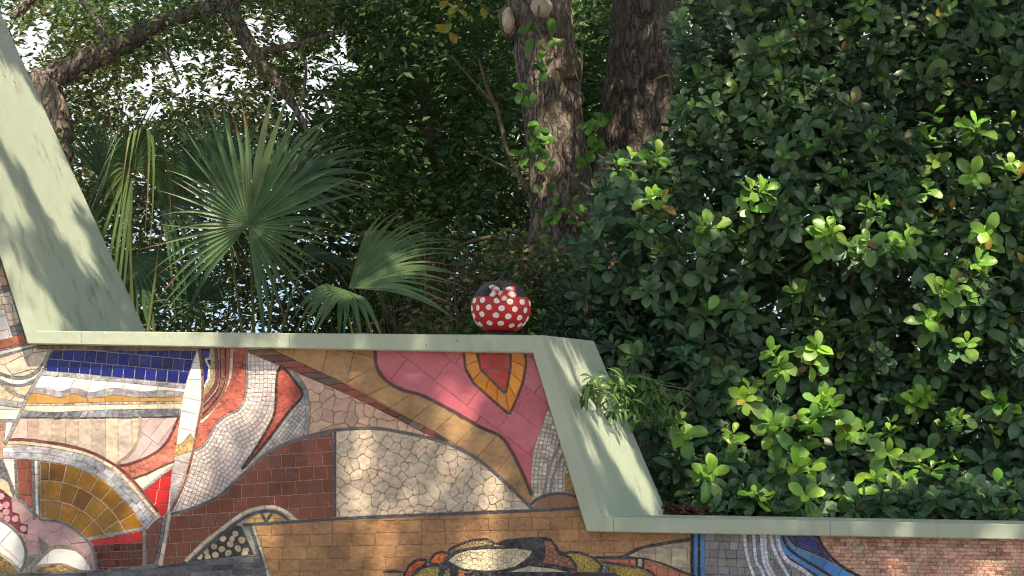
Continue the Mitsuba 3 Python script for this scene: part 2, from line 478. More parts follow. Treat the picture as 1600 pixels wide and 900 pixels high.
# --- lines and outlines first: what comes earlier keeps its ground
line('slate_line', darkBase, 4.6, SLATE, 16)
line('slate_line', arcT, 4.6, (0.12, 0.125, 0.14), 13)
line('slate_line', D('523.5,673 523.5,810'), 3.4, SLATE, 15)
line('slate_line', S('828,790 838,781 852,774 868,771.5 885,772 902,777'), 4.6, SLATE, 9)
line('slate_line', greyB, 4.6, (0.13, 0.13, 0.145), 13)
line('marble_line', diagL, 5, (0.3, 0.29, 0.29), 11)
line('brown_line', bladeR, 3.6, (0.26, 0.10, 0.06), 20)
line('brown_line', pinkL, 5.2, DKBROWN, 22)
line('dark_line', redL, 4, (0.05, 0.03, 0.03), 12)
line('dark_line', redR, 4, (0.05, 0.03, 0.03), 12)
line('grey_line', coralR, 3.6, GREY, 14)
line('maroon_line', brnLine, 4, MAROON, 20)
line('maroon_line', redArc, 3.8, MAROON, 12)
line('maroon_dashes', dashes, 2.8, (0.12, 0.05, 0.045), 5, gap=1.3)
line('olive_line', oliveArc, 3.6, (0.38, 0.35, 0.24), 14)
line('cream_arch', creamArch, 6, CREAM, 20)
line('slate_arch', slateArch, 4.6, SLATE, 13)
line('grey_marble_arc', arcK, 7.5, GREY, 13, grain=0.3)

# --- flame of orange tiles around red ones, on pink
flameO = poly(D('725,545 728,576 741,598 768,622 796,647 806,624 817,594 821,568 819,545'))
flameI = poly(D('744,545 750,576 763,591 790,617 794,600 799,572 798,545'))
oc, ic = S('725,546 728,576 741,598 768,622 796,647'), S('744,546 750,576 763,591 777,604 790,616')
oc2, ic2 = S('796,647 806,624 817,594 821,568 819,546'), S('790,616 792,606 796,590 799,572 798,546')
line('flame_outline', D('724,545 727,576 740,599 767,623 796,648.5 807,625 818,595 822.5,568 820,545'), 3.6, DKBROWN, 16)
line('flame_outline', D('744.5,545 751,576 764,590 790,616 793,600 798,572 797,545'), 3, DKBROWN, 16)
panel('red_flame_centre', flameI, grid(24, 24, 0, 0.5, 0.03, org=(739, 555)), (0.45, 0.03, 0.022), 'glazed_tile', var=0.06, grout=REDGROUT)
panel('orange_flame', flameO, lambda r: between(oc, ic, 5)(r) + between(oc2, ic2, 4)(r), ORANGE, 'glazed_tile', var=0.08, grain=0.1, grout=(0.3, 0.14, 0.05), label='orange flame shaped ring of tiles at the top of the pink field')
pinkR = S('858,632 847,664 840,684 833,706 830,730 829.5,775')
pink = poly(pinkL, pinkR[::-1], D('833,545'))
panel('pink_field', pink, grid(64, 40, 38, 0.5, 0.1, org=(700, 560)), PINK, 'glazed_tile', gap=0.5, var=0.03, hue=0.012, grain=0.1, grout=(0.55, 0.3, 0.32), label='pink field of large tiles')
# --- brown diagonal, tan arch, stone fields
panel('brown_diagonal', poly(diagLo, diagUp[::-1]), between(diagLo, diagUp, 15), (0.22, 0.07, 0.05), gap=0.5, var=0.2, alt=(0.4, (0.17, 0.10, 0.085), (0.13, 0.085, 0.075)), grout=(0.15, 0.08, 0.06))
tanLo = np.vstack([diagUp, S('700,690 719,701 750,719 786,750 812,775 831,795')])
tanA = S('588,572 595,588 611,601 631,612 661,621 706,645 750,670 781,684 797,706 815,742 830,776')
tanB = S('541,598 560,609 600,632 640,655 690,682 719,699 750,718 786,749 812,774 831,795')
tanReg = poly(tanLo, pinkL[::-1])
panel('tan_arch', tanReg, lambda r: between(tanA, tanB, 9)(r) + [q.difference(unary_union(between(tanA, tanB, 9)(r))) for q in grid(44, 60, 14, 0.3, 0.1, org=(430, 520))(r)], (0.39, 0.235, 0.115), gap=0.5, var=0.06, hue=0.015, grain=0.2, grout=(0.40, 0.27, 0.16), label='curving band of tan tiles')
peach = poly(arcK, S('478,681 523,672 560,669 590,669 625,675 700,694')[1:], diagLo[::-1])
panel('peach_stone_field', peach.difference(poly(D('380,540 470,540 474,586 453,577'))), crazy(17, 0.46, 1.0, 0.17, 1.6), (0.56, 0.40, 0.30), gap=0.9, var=0.09, grain=0.2, grout=(0.36, 0.19, 0.115), piece='stone', label='field of crazy paved peach stone')
cpav = poly(D('523,672'), arcT, D('832,798 661,805 523,811'))
panel('cream_stone_field', cpav, crazy(15, 0.47, 0.95, 0.17, 2.2), (0.57, 0.485, 0.37), gap=0.75, var=0.05, hue=0.015, grain=0.28, grout=(0.34, 0.23, 0.14), piece='stone', label='half moon field of crazy paved cream stone')
# --- brick red fields
brick = poly(greyB, D('523,811 455,816'), creamArch[::-1], D('288,878 244,884 252,838 262,800'))
cream_strip = poly(D('270,790 263,801 247,884 254.5,884 268,803'))
grey_strip = poly(D('256,806 262,800 249,884 242,884'))
panel('cream_strip', cream_strip, strip(D('268,795 250,884'), 12, 19), CREAM, gap=0.6)
panel('grey_strip', grey_strip, strip(D('259,803 245,884'), 12, 10), SLATE2, gap=0.6, grain=0.3)
panel('ochre_lunette', poly(S('378,819 390,809 405,803 420,801 436,804 448,813'), D('440,817')).difference(LineString(D('407,799 416,816 425,802')).buffer(1.7)), grid(15, 30), (0.5, 0.33, 0.12), gap=0.6, grain=0.2)
panel('slate_mark', LineString(D('407,799 416,816 425,802')).buffer(1.7), grid(9, 9), SLATE, stuff=True, gap=0.4)
panel('red_brown_field', brick, grid(21.3, 21.3, -3.6, 0.5, 0.03, org=(523, 705)), BROWN, 'glazed_tile', gap=1.5, var=0.1, hue=0.04, grain=0.14, grout=REDGROUT, label='field of red brown square tiles')
# --- pebbles in slate
peb = poly(S('299,877 322,855 345,836 367,820'), D('377,823 397,867 345,872'))
ctr = [(368, 834), (349, 842), (360, 850), (378, 844), (347, 858), (372, 857), (357, 864), (335, 854), (322, 861), (384, 860), (337, 867), (312, 869), (325, 870), (363, 842), (383, 866)]
pebs = [affinity.rotate(affinity.scale(Point(x, y).buffer(1, 6), tile_rng.uniform(4.6, 6.6), tile_rng.uniform(4.6, 6.4)), tile_rng.uniform(0, 180)) for x, y in ctr]
pebble_region = unary_union(pebs).intersection(peb)
panel('pebble_field', peb, pebs, (0.52, 0.42, 0.3), gap=0.8, var=0.15, grain=0.3, grout=(0.05, 0.05, 0.055), piece='pebble', h=0.012, label='wedge of round pebbles set in dark mortar')
panel('green_marble_strip', poly(D('376,822 388,822 402,867 391,868')), strip(D('382,820 397,869'), 14, 23), (0.28, 0.31, 0.27), gap=0.6, grain=0.35)
panel('dark_strip', poly(D('388,821 393,821 416,889 404,868')), strip(D('390,820 411,890'), 9, 18), (0.09, 0.10, 0.105), gap=0.6)
panel('pale_strip', poly(D('393,822 398.5,822 424,903 430,960 418,960 416,889')), strip(D('395,820 421,900 426,960'), 12, 18), (0.4, 0.4, 0.35), gap=0.6, grain=0.3)
slateReg = poly(D('-60,898 0,897 151,891 200,886 288,876 345,871.5 404,867 416,889 418,960 -60,960'))
panel('slate_courses', slateReg, grid(34, 9.5, -3.5, 0.5, 0.15, org=(300, 875)), (0.12, 0.13, 0.145), gap=0.9, var=0.3, grain=0.4, grout=(0.3, 0.29, 0.27))
# --- flower in the tan field along the bottom
OUTL = (0.05, 0.052, 0.065)
fl = [
    ('coral_petal', '630,912 634,897 641,884 652,876 666,876 662,882 650,889 641,900 636,912', (0.58, 0.15, 0.05), 9),
    ('coral_petal', '672,879 680,867 690,864 700,866 692,879 686,880', (0.6, 0.17, 0.05), 9),
    ('gold_petal', '642,912 648,899 660,889 675,885 686,886 687,893 680,912', (0.42, 0.34, 0.12), 5),
    ('olive_petal', '702,862 712,855 737,846 760,844 772,850 750,853.5 719,858 705,864', (0.36, 0.26, 0.13), 6),
    ('cream_petal', '700,876 712,866 731,860 762,858 809,857 832,861 827,870 805,885 780,891 756,892 725,889 710,882', (0.62, 0.54, 0.38), 8),
    ('terracotta_petal', '850,845 860,845 867,855 872,866 887,871 895,880 899,889 867,882 846,879 852,870 852,855', (0.36, 0.16, 0.11), 7),
    ('gold_ellipse', '882,865 905,865 924,872 938,884 935,894 902,894 901,882 892,870', (0.46, 0.36, 0.10), 5),
    ('cream_wedge', '795,893.5 827,884 867,889 889,894', (0.56, 0.5, 0.38), 12),
    ('coral_strip', '940,875 994,874 993,885 956,879', (0.45, 0.17, 0.11), 12),
    ('coral_strip', '1008,877.5 1037,886 1075,899 1075,912 1040,912 1022,897', (0.45, 0.17, 0.11), 12),
    ('gold_strip', '950,883 994,888.5 1021,900 1028,912 978,912 965,898', (0.46, 0.34, 0.10), 5),
    ('cream_triangle', '980,869 1002,858 1040,851 1077,847 1079,897 1040,881 1009,872', (0.46, 0.39, 0.28), 18),
    ('orange_petal', '712,912 716,896 726,894 724,912', (0.58, 0.17, 0.04), 8),
    ('olive_patch', '690,905 696,892 702,884 704,900', (0.25, 0.24, 0.15), 5),
]
allp = []
for nm, s, c, cell in fl:
    pg = poly(D(s)); pg = pg.buffer(-1.2).buffer(1.2) if cell < 10 else pg
    allp.append(pg)
    sm = cell < 10
    panel(nm, pg, crazy(cell, 0.4) if sm else grid(cell * 1.5, 30, 4), c, gap=0.6, var=0.1, hue=0.02, grain=0.3, stuff=sm, grout=tuple(0.75 * x for x in c))
outl = unary_union([p.buffer(3.6) for p in allp[:8]] + [LineString(S(s)).buffer(w / 2) for s, w in (
    ('972,871 985,864 1002,856 1040,848.5 1079,842.5', 5), ('930,871.5 960,871 1000,871 1020,875 1040,882 1065,892 1085,900', 4.2), ('940,878 972,882.5 1000,887 1020,896 1030,908', 3.2), ('994,873 994,886', 4), ('1005,874 1005,886', 3.4),
    ('600,893.5 625,893 640,898', 4))] + [poly(D('772,850 790,843 815,840 855,839 866,848 874,861 884,863 884,868 870,868 852,872 846,881 800,896 780,897 800,884 829,866 833,860 800,855')), poly(D('686,884 700,866 705,876 716,890 712,915 680,915')), poly(D('600,895 1100,895 1100,960 600,960')).intersection(poly(D('690,894.5 960,894.5 990,915 1000,960 690,960')))])
panel('slate_outline', outl, crazy(6.5, 0.4), OUTL, gap=0.6, var=0.35, grain=0.4, stuff=True, grout=(0.24, 0.22, 0.2))
panel('grey_pebble_patch', poly(D('938,880 946,878 952,890 950,905 938,900')), crazy(4.5), (0.32, 0.32, 0.36), stuff=True, gap=0.7, var=0.4, grout=(0.05, 0.05, 0.06))
panel('pale_post', poly(D('996,872 1003.5,872 1003.5,887 996,887')), grid(20, 30), (0.5, 0.42, 0.34), gap=0.5)
# --- lower right: blue stripes, grey tiles, white ribbons, blue water, small bricks
line('dark_stripe', D('1081.5,832 1081.8,960'), 5, (0.02, 0.02, 0.03), 26)
line('blue_stripe', D('1087,832 1087.3,960'), 6, SKYB, 27, mat='glazed_tile', stuff=False)
line('dark_stripe', D('1092,832 1092.2,960'), 4.2, (0.02, 0.02, 0.03), 26)
line('blue_stripe', D('1097.5,832 1098,960'), 7, SKYB, 27, mat='glazed_tile', stuff=False)
RIB = (0.55, 0.6, 0.72)
rib = [('1163,833 1164.5,852 1168,872 1176.5,897 1190,930 1200,960', 5.6), ('1177,833 1178,843 1179,860 1182,879 1190,890 1194,902 1202,930 1212,960', 5.6), ('1192,833 1193.5,860 1197,881 1206,899 1220,925 1236,960', 11),
       ('1204,833 1207,852 1217,875 1230,897 1250,930 1266,960', 6), ('1214,833 1218,855 1230,876 1250,888 1262,897 1290,922 1330,960', 7)]
for s, w in rib: 
    c = S(s); panel('white_ribbon', LineString(c).buffer(w / 2, cap_style='flat'), strip(c, w, 7.5) if w < 9 else strip(c, w / 2, 7, -w / 4) + strip(c, w / 2, 7, w / 4), RIB, 'glazed_tile', gap=0.6, var=0.1, hue=0.04, stuff=True)
darc = S('1276,833 1287,857 1306,878 1325,891.5 1345,902 1380,920 1440,950')
line('dark_arc', darc, 4.6, (0.022, 0.022, 0.035), 15)
b2 = poly(S('1230,836 1240,852.5 1280,870 1325,892 1345,903 1400,935'), D('1400,960'), S('1340,930 1295,899 1283,890 1244,866 1226,841'))
line('dark_line', S('1232,836 1241,850.5 1281,868 1326,890'), 3.2, (0.02, 0.02, 0.035), 14)
line('dark_line', S('1222,838 1232,857 1252,872 1283,890.5 1297,900 1340,930'), 4.4, (0.02, 0.02, 0.035), 14)
panel('light_blue_band', b2, lambda r: strip(S('1228,838 1242,859 1281,880 1320,900 1380,935'), 40, 26), SKYB, 'glazed_tile', gap=0.8, var=0.12, grain=0.15)
line('light_blue_band', S('1219,838 1228,860 1250,877 1280,895 1300,910 1335,940'), 8, SKYB, 17, mat='glazed_tile', stuff=False)
line('dark_line', S('1214,838 1224,862 1245,880 1270,894 1300,916'), 6, (0.025, 0.025, 0.04), 14)
panel('deep_blue_field', poly(D('1232,833 1279,833 1288,857 1306,877 1280,868 1242,850')), grid(18, 14, 24), (0.008, 0.015, 0.19), 'glazed_tile', gap=0.7, var=0.2)
panel('terracotta_brick_field', poly(darc, D('1660,960 1660,836 1276,833')), grid(11.5, 5.8, 1, 0.5, 0.3), (0.55, 0.345, 0.255), gap=0.45, var=0.1, hue=0.05, grain=0.35, grout=(0.40, 0.27, 0.2), piece='brick', alt=(0.3, (0.58, 0.40, 0.31), (0.42, 0.21, 0.14)), most=300, label='field of small rough terracotta bricks')
panel('grey_tile_field', poly(D('1101,830 1235,833 1300,960 1100,960')), grid(14, 13, 2, 0.5, 0.15), (0.235, 0.232, 0.235), gap=0.6, var=0.12, grain=0.2, grout=(0.16, 0.16, 0.16), label='field of plain grey tiles')
# --- tan tiles along the bottom, brown lunette, white mosaic
panel('brown_lunette', poly(S('831,795 846,777 868,771 885,772 906,779'), D('915,795')), grid(26, 40, -2, org=(858, 760)), (0.30, 0.155, 0.095), gap=0.8, var=0.06, grain=0.15)
panel('tan_tile_field', poly(D('393,820 523,811 661,805 830,798 915,793 925,829 1080,831 1080,960 426,960 424,900')), grid(35, 19.2, -1.2, 0.5, 0.1, org=(523, 815)), TAN, gap=0.6, var=0.06, hue=0.02, grain=0.3, grout=(0.46, 0.31, 0.205), label='field of tan brick shaped tiles along the bottom')
rm = poly(pinkR, D('830,792'), S('836,783 850,776 868,772 885,772 900,777'), D('858,632'))
for s in ('876,690 866,712 857,735 850,775', '883,705 873,722 864,745 859,774'): line('grey_vein', S(s), 3.6, GREY, 7)
panel('amber_patch', poly(D('884,742 890,738 899,775 882,772')), crazy(7), (0.4, 0.22, 0.03), 'glazed_tile', stuff=True)
panel('white_mosaic', rm, flow(S('848,640 836,690 828,740 828,790'), 6.4, 6.8, -14, 14), (0.56, 0.52, 0.47), gap=1.0, var=0.14, hue=0.05, grain=0.25, stuff=True, grout=(0.36, 0.29, 0.2))
# --- the big white flow and the arcs beside it
WM = (0.66, 0.60, 0.575)
panel('red_petal', poly(redL, redR[::-1]), crazy(15, 0.4), (0.37, 0.085, 0.06), gap=0.06, var=0.03, grain=0.35, grout=(0.3, 0.09, 0.07), label='pointed coral red petal between dark lines')
panel('white_flow', poly(coralR, D('267,800'), greyB[:40], D('400,722 378,734'), redL[::-1], D('437,572 387,550')), flow(np.vstack([coralR, S('304,704 292,735 280,768 266,802')[1:]]), 6.5, 7.0, -22, 22), WM, gap=0.8, var=0.07, hue=0.02, grain=0.1, stuff=True, grout=(0.40, 0.33, 0.31), label='broad flowing band of small white mosaic')
panel('grey_mosaic', poly(D('474,618'), S('453,643 437,665 418,690 396,722'), D('425,704 450,692 478,683 480,655 478,630')), flow(D('474,618 396,722'), 5.2, 5.4, -14, 14), (0.44, 0.43, 0.42), gap=0.9, var=0.16, stuff=True, grout=(0.3, 0.28, 0.26))
arcs = [('332,544 332,580 328,600 316,619', 5.2, (0.36, 0.29, 0.13)), ('338,544 339.5,587 334,607 316,629', 6.2, MAROON), ('344,544 344.5,590 338,613 316,638', 2.2, DARK),
        ('348.5,544 349,584 343,610 331,628 315,645', 5.6, (0.30, 0.085, 0.06)), ('352.5,544 352,590 345,614 332,632 315,650', 2.4, DARK), ('357,544 355,590 347,616 334,635 314,654', 5.0, (0.36, 0.10, 0.07)), ('363,544 360.5,585 353,606 342,627 330,644 313,661', 5.4, CREAM)]
for s, w, c in arcs: line('arc_band', S(s), w, c, 17, grain=0.25)
panel('coral_band', poly(S('363,544 360.5,585 353,606 342,627 330,644 312,663'), D('304,704'), coralR[::-1]), crazy(17, 0.4), CORAL, gap=0.06, var=0.04, grain=0.45, grout=(0.4, 0.13, 0.09), label='curved band of mottled coral pieces')
panel('white_hook', LineString(D('330,545 330,560 321,561 327.5,574 326,592 317,609')).buffer(1.9), grid(8, 8), WHITE, gap=0.4, stuff=True)
panel('blue_sliver', poly(D('314,545 329,545 328,590 316,604')), grid(17, 19, 4), BLUE, 'glazed_tile', gap=0.6)
# --- blade
panel('ochre_blade_patch', poly(D('275,694 283,694 299,676 305,688 301,704 272,714')), crazy(9), (0.5, 0.37, 0.15), gap=0.5, stuff=True, grain=0.4)
panel('grey_blade_foot', poly(D('273,713 301,705 290,750 266,800 268,745')), strip(D('288,702 266,800'), 34, 20), (0.42, 0.39, 0.39), gap=0.6, grain=0.3)
panel('white_blade', poly(bladeL, bladeR[::-1]), strip(D('311,540 312,600 298,660 283,720 262,802'), 60, 27), WHITE, 'glazed_tile', gap=0.6, var=0.05, hue=0.015, grain=0.12, label='tall curved white blade')
# --- strata on the left
strata = [(None, '40,574 69,579 133,584.5 200,592 300,602.5'), ('grey_course', '40,586 67,587 100,589 133,593 200,598.5 230,602 300,609', MARBLE, 13, 0.45), ('white_wave', '30,607 55,607 78,606 93,612 115,606 133,611 147,613 174,606.5 202,609 227,612 253,610 300,613.5', WHITE, 26, 0.1),
          ('grey_wave', '30,615 55,615 75,617 93,622 117,615 130,620 147,622.5 177,617.5 202,620 223,622 243,621 300,620', (0.33, 0.32, 0.34), 13, 0.45), ('ochre_wave', '30,630 43,630 80,631 142,629 200,628 300,627', OCHRE, 27, 0.12), ('speckled_course', '30,633.5 80,634.5 142,633 200,632 300,631', (0.42, 0.38, 0.33), 7, 0.5),
          ('cream_course', '30,641 80,644 142,641.5 200,639.5 300,639', (0.64, 0.58, 0.46), 27, 0.15), ('slate_course', '20,651.5 100,653 200,652 300,650', (0.2, 0.215, 0.25), 10, 0.55)]
leftlim = poly(diagL, D('300,700 312,540'))
for k in range(1, len(strata)):
    nm, s, c, seg, gr = strata[k]
    a, b = S(strata[k - 1][1]), S(s)
    reg = poly(a, b[::-1]).intersection(leftlim)
    panel(nm, reg, between(a, b, int(270 / seg)), c, 'glazed_tile' if c in (WHITE, OCHRE) else 'matte_tile', gap=0.6, var=0.1, grain=gr, stuff=seg < 10)
line('dark_line', D('30,653 200,653 282,651'), 2, SLATE, 18)
blue = poly(D('72,547 307,547 290,602 200,592 66,579')).intersection(leftlim)
panel('grime_strip', poly(D('58,530 335,530 335,548 200,547.5 58,545.5')), grid(40, 20), (0.22, 0.185, 0.125), gap=0.4, grain=0.5)
panel('blue_band', blue, grid(17.2, 19, 5.3, 0.55, 0.03, org=(82, 542)), BLUE, 'glazed_tile', gap=1.5, var=0.18, hue=0.05, grain=0.12, grout=(0.3, 0.3, 0.36), label='band of glossy cobalt blue square tiles')
panel('pale_pink_field', poly(oliveArc, redArc[::-1]), grid(17, 60, 38, 0.2, 0.1, org=(240, 690)), (0.56, 0.43, 0.42), gap=0.5, var=0.05, hue=0.02, grain=0.1)
panel('travertine_field', poly(D('32,652 219,652'), oliveArc, brnLine[:int(len(brnLine) * .68)][::-1]), grid(19.5, 90, 0, 0.2, 0.12, org=(22, 640)), TRAV, gap=0.6, var=0.09, hue=0.03, grain=0.3, grout=(0.44, 0.35, 0.28), label='field of upright travertine slabs')
panel('coral_wedge', poly(redArc, D('184,729 206,748'), dashes[::-1], D('273,721 283,652')), crazy(10, 0.4), (0.5, 0.17, 0.12), gap=0.08, stuff=True, var=0.05, grain=0.45, grout=(0.4, 0.16, 0.12))
line('grey_line', D('222,767 253,742 273,727.5'), 3.2, MARBLE, 12)
panel('cream_wedge', poly(dashes, D('207,749 222,768 274,728')), grid(26, 40, -28, org=(230, 740)), (0.64, 0.58, 0.44), gap=0.6)
panel('red_triangle', poly(D('223,767 273,728 263,800 253,808 246,799')), grid(22, 22, 7, 0.0, 0.03, org=(247, 765)), RED, 'glazed_tile', gap=1.5, var=0.08, grain=0.06, grout=(0.62, 0.3, 0.28), label='triangle of bright red tiles')
line('cream_line', S('12,692 40,692.5 80,697 120,705 147,714 178,731 200,752 219,774 246,806'), 5.2, (0.6, 0.53, 0.4), 17)
panel('marble_arch', poly(gArchO, D('247,806 230,827'), gArchI[::-1]), between(gArchO, gArchI, 15, 2), (0.36, 0.375, 0.41), gap=0.8, var=0.13, grain=0.5, grout=(0.5, 0.48, 0.46), label='arch of blue grey marble blocks in two courses')
# --- amber fan
fc = np.array([70.0, 890.0])
def fan(reg):
    out = []
    for r0, r1, ph in ((80, 109, 0.3), (109, 139, 0.0), (139, 168, 0.55)):
        w = 24.5 / ((r0 + r1) / 2); a = -math.pi / 2 - 0.2 + ph * w
        while a < 0.1:
            ww = w * tile_rng.choice([1, 1, 1, 0.5], p=[.3, .3, .25, .15])
            t = np.linspace(a, a + ww, 5)[:, None]
            cs = np.hstack([np.cos(t), np.sin(t)])
            out.append(Polygon(np.vstack([fc + cs * r0, (fc + cs * r1)[::-1]]))); a += ww
    return out
fanReg = Point(*fc).buffer(168, 64).difference(Point(*fc).buffer(80, 64)).intersection(poly(D('63,700 230,700 230,822.5 139,840 110,850 63,850')))
line('slate_line', S('52,800 64,811.5 80,813 100,817 124,832.5 137,845 147,862 152,889'), 3.6, SLATE2, 8)
line('grey_line', D('137,842 213,828.5 229,825'), 3.4, MARBLE, 11)
line('grey_line', D('225,826 226.5,886'), 5, GREY, 12)
panel('amber_fan', fanReg, fan, (0.34, 0.155, 0.012), 'glazed_tile', gap=2.3, var=0.16, hue=0.06, grain=0.2, grout=(0.55, 0.42, 0.28), alt=(0.3, (0.22, 0.085, 0.01), (0.38, 0.2, 0.02)), label='fan of amber glazed tiles in three rings')
panel('red_course', poly(D('140,845 213,831 223,829 223,847 148,852')), grid(22, 30, -8, 0, org=(158, 830)), (0.48, 0.02, 0.02), 'glazed_tile', gap=0.8, grout=(0.5, 0.25, 0.22))
panel('dark_red_field', poly(D('146,852 223,847 223,890 152,890')), grid(11.3, 12.2, -2, 0.5, 0.12, org=(223, 848)), (0.10, 0.016, 0.012), 'glazed_tile', gap=1.3, var=0.2, grout=(0.34, 0.2, 0.16), label='block of small dark red tiles')
panel('brown_panel', poly(D('228,826 252,807 257,808 243,886 228,888')), grid(20, 21, -3, org=(228, 815)), (0.17, 0.065, 0.055), 'glazed_tile', gap=1.0, grout=REDGROUT)
# --- bits at the far left
line('grey_line', D('52,719 54,812'), 4, SLATE2, 11); line('white_line', D('56.5,719 59,812'), 4.4, WHITE, 22); line('grey_line', D('61,719 63,811'), 3.4, GREY, 12)
line('slate_line', D('24.5,717 26.5,776 40,789 52,800'), 4, SLATE2, 9)
panel('brick_panel', poly(D('26,716 50,718 53,800 28,779')), grid(14, 20, 0, 0.4, 0.08, org=(26, 733)), (0.24, 0.075, 0.055), 'glazed_tile', gap=1.0, grout=REDGROUT)
panel('white_sliver', poly(D('5,717 23,717 25,770')), grid(30, 40), WHITE, 'glazed_tile', gap=0.5)
panel('cream_hook', poly(S('-10,743 0,747 10,751 16,762 20,778 8,768 -10,758')), grid(30, 30), (0.64, 0.55, 0.36), gap=0.5)
panel('slate_hook', poly(D('-10,722 5,717 24,770 21,778 12,752 -10,742')), crazy(8), SLATE2, gap=0.5, stuff=True)
shell1 = poly(S('-10,808 0,814 18,827 32,843 38.5,861 37,876 32,889 18,875 -10,857'))
panel('white_shell', shell1, lambda r: grid(120, 44, -48, 0, 0, org=(0, 850))(r), WHITE, 'glazed_tile', gap=0.8, var=0.03, hue=0.01, grain=0.06)
line('slate_line', S('-10,805 0,811 19,824 34,841 41,861 39.5,877 33,893'), 4, SLATE2, 9)
panel('gold_mosaic', poly(S('-10,862 0,868 16,880 30,897'), D('-10,897')), crazy(5.5), (0.3, 0.2, 0.06), gap=0.7, stuff=True, var=0.25)
shell2 = poly(S('56,884 66,873 78,862 89,857 114,860 132,873 142,891 124,890 100,881 78,881'))
panel('white_shell', shell2, grid(62, 60, 8, 0, 0, org=(78, 850)), WHITE, 'glazed_tile', gap=0.8, var=0.03, hue=0.01, grain=0.06)
line('olive_line', S('40,893 58,879 70,866 80,857.5 92,853.5 116,857 135,870 144,889'), 3.4, (0.32, 0.3, 0.24), 12)
panel('gold_mosaic', poly(S('52,894 66,887 84,882.5 104,884 124,892')), crazy(5.5), (0.3, 0.2, 0.06), gap=0.7, stuff=True, var=0.25)
panel('olive_wedge', poly(D('60,838 78,856 66,866 62,850')), grid(30, 30), (0.2, 0.2, 0.165), gap=0.5)
panel('olive_wedge', poly(D('40,868 56,871 40,890 38,880')), grid(30, 30), (0.22, 0.22, 0.18), gap=0.5)
discs = [Point(x, y).buffer(5.6, 6) for x, y in ((2, 776), (10, 789), (10, 800), (1, 806), (11, 811), (24, 811), (37, 826), (0, 792))]
panel('plum_disc_field', poly(D('-60,760 0,762 18,779 20,800 30,803 33,818 44,820 43,836 28,830 14,818 -60,800')), discs, (0.52, 0.31, 0.32), gap=0.6, grout=(0.16, 0.035, 0.055), piece='disc')
panel('mauve_field', poly(D('18,775 36,788 59,811 78,813 107,822 130,840 142,855 149,875 153,892 142,892 137,875 121,863 100,855 80,855 60,838 62,868 40,868 40,850 30,835 20,800')), crazy(34, 0.4), (0.44, 0.3, 0.30), gap=0.2, var=0.04, grain=0.15, grout=(0.36, 0.26, 0.25), label='winding field of mauve tile')
# --- upper left, beside and below the tall coping
line('slate_line', S('-20,583 0,584.5 15,589.5 30,591 46,588.5 62,577 73,562 79,548'), 5, SLATE2, 9)
line('slate_line', D('-20,553 0,547.5 41,538 56,536'), 3.2, SLATE2, 10); line('cream_line', D('-20,557 0,552 46,540 58,537.5'), 6, (0.55, 0.53, 0.47), 22); line('slate_line', D('-20,563 0,557.5 57,540.5'), 3.4, SLATE2, 10)
panel('cream_dome', poly(D('-20,566 57,542 80,543 76,556 62,577 46,588 30,590 14,588 -20,582')), crazy(26, 0.45), (0.58, 0.53, 0.43), gap=1.0, var=0.05, grain=0.25, grout=(0.28, 0.25, 0.2), piece='stone')
line('white_arc', S('-20,586 0,589 20,596.5 38,596.5 60,586'), 7, (0.7, 0.7, 0.69), 20)
line('slate_line', S('-20,592 0,595.5 20,602 38,602 58,595'), 4.2, SLATE2, 9)
line('slate_line', S('-10,592 3,600 17,612 30,619 43,622'), 4.4, GREY, 9)
panel('grey_course', poly(D('-60,620 0,623 37,629.5 34,637 0,633 -60,631')), grid(11, 40, 4), MARBLE, gap=0.6, grain=0.45)
panel('white_course', poly(D('-60,632 0,634 33,638 26,656 -60,650')), grid(40, 40), (0.7, 0.69, 0.62), 'glazed_tile', gap=0.6)
line('grey_line', D('-20,651 24,660'), 3.4, GREY, 9)
panel('white_sliver', poly(D('10,660 21,660 7,696')), grid(40, 60), WHITE, 'glazed_tile', gap=0.5)
panel('rust_field', poly(D('-60,655 12,659 7,720 -60,745')), crazy(20, 0.4), (0.4, 0.26, 0.19), gap=0.5, var=0.15, grain=0.4)
panel('peach_quad', poly(D('-60,596 60,590 44,632 -60,625')), crazy(30, 0.4), (0.56, 0.45, 0.33), gap=0.6, grain=0.35)
panel('white_triangle', poly(D('-20,484 7,484 20,527 -20,537')), grid(40, 22, -12), WHITE, 'glazed_tile', gap=0.7)
panel('terracotta_course', poly(D('-40,538 21,527 38,519 43,536 0,546 -40,556')), grid(22, 60, -12), (0.38, 0.13, 0.07), gap=0.8, grain=0.25)
panel('slate_course', poly(D('14,511 34,503 38,519 21,527')), grid(22, 7, -12), SLATE2, gap=0.6, grain=0.3)
panel('cream_grid', poly(D('-40,466 16,456 34,504 14,511 7,484 -40,484')), grid(11, 12.5, -5, 0.3, 0.06), (0.52, 0.47, 0.4), gap=0.9, var=0.08)
panel('slate_course', poly(D('-40,454 15,445 18,456 -40,466')), grid(15, 30, -8), SLATE2, gap=0.6)
panel('peach_quad', poly(D('-40,424 8,421 15,446 -40,455')), crazy(22), (0.56, 0.38, 0.27), gap=1.0, grout=(0.36, 0.19, 0.115))
panel('slate_course', poly(D('-40,417 4,416 8,423 -40,425')), grid(15, 30), SLATE2, gap=0.6)
panel('brick_panel', poly(D('-40,300 4,395 4,416 -40,418')), grid(21, 19), BROWN, 'glazed_tile', gap=1.0)
panel('plain_field', DOMAIN, grid(18, 18, 3), (0.45, 0.4, 0.34), gap=0.9, var=0.12, grain=0.25, stuff=True)
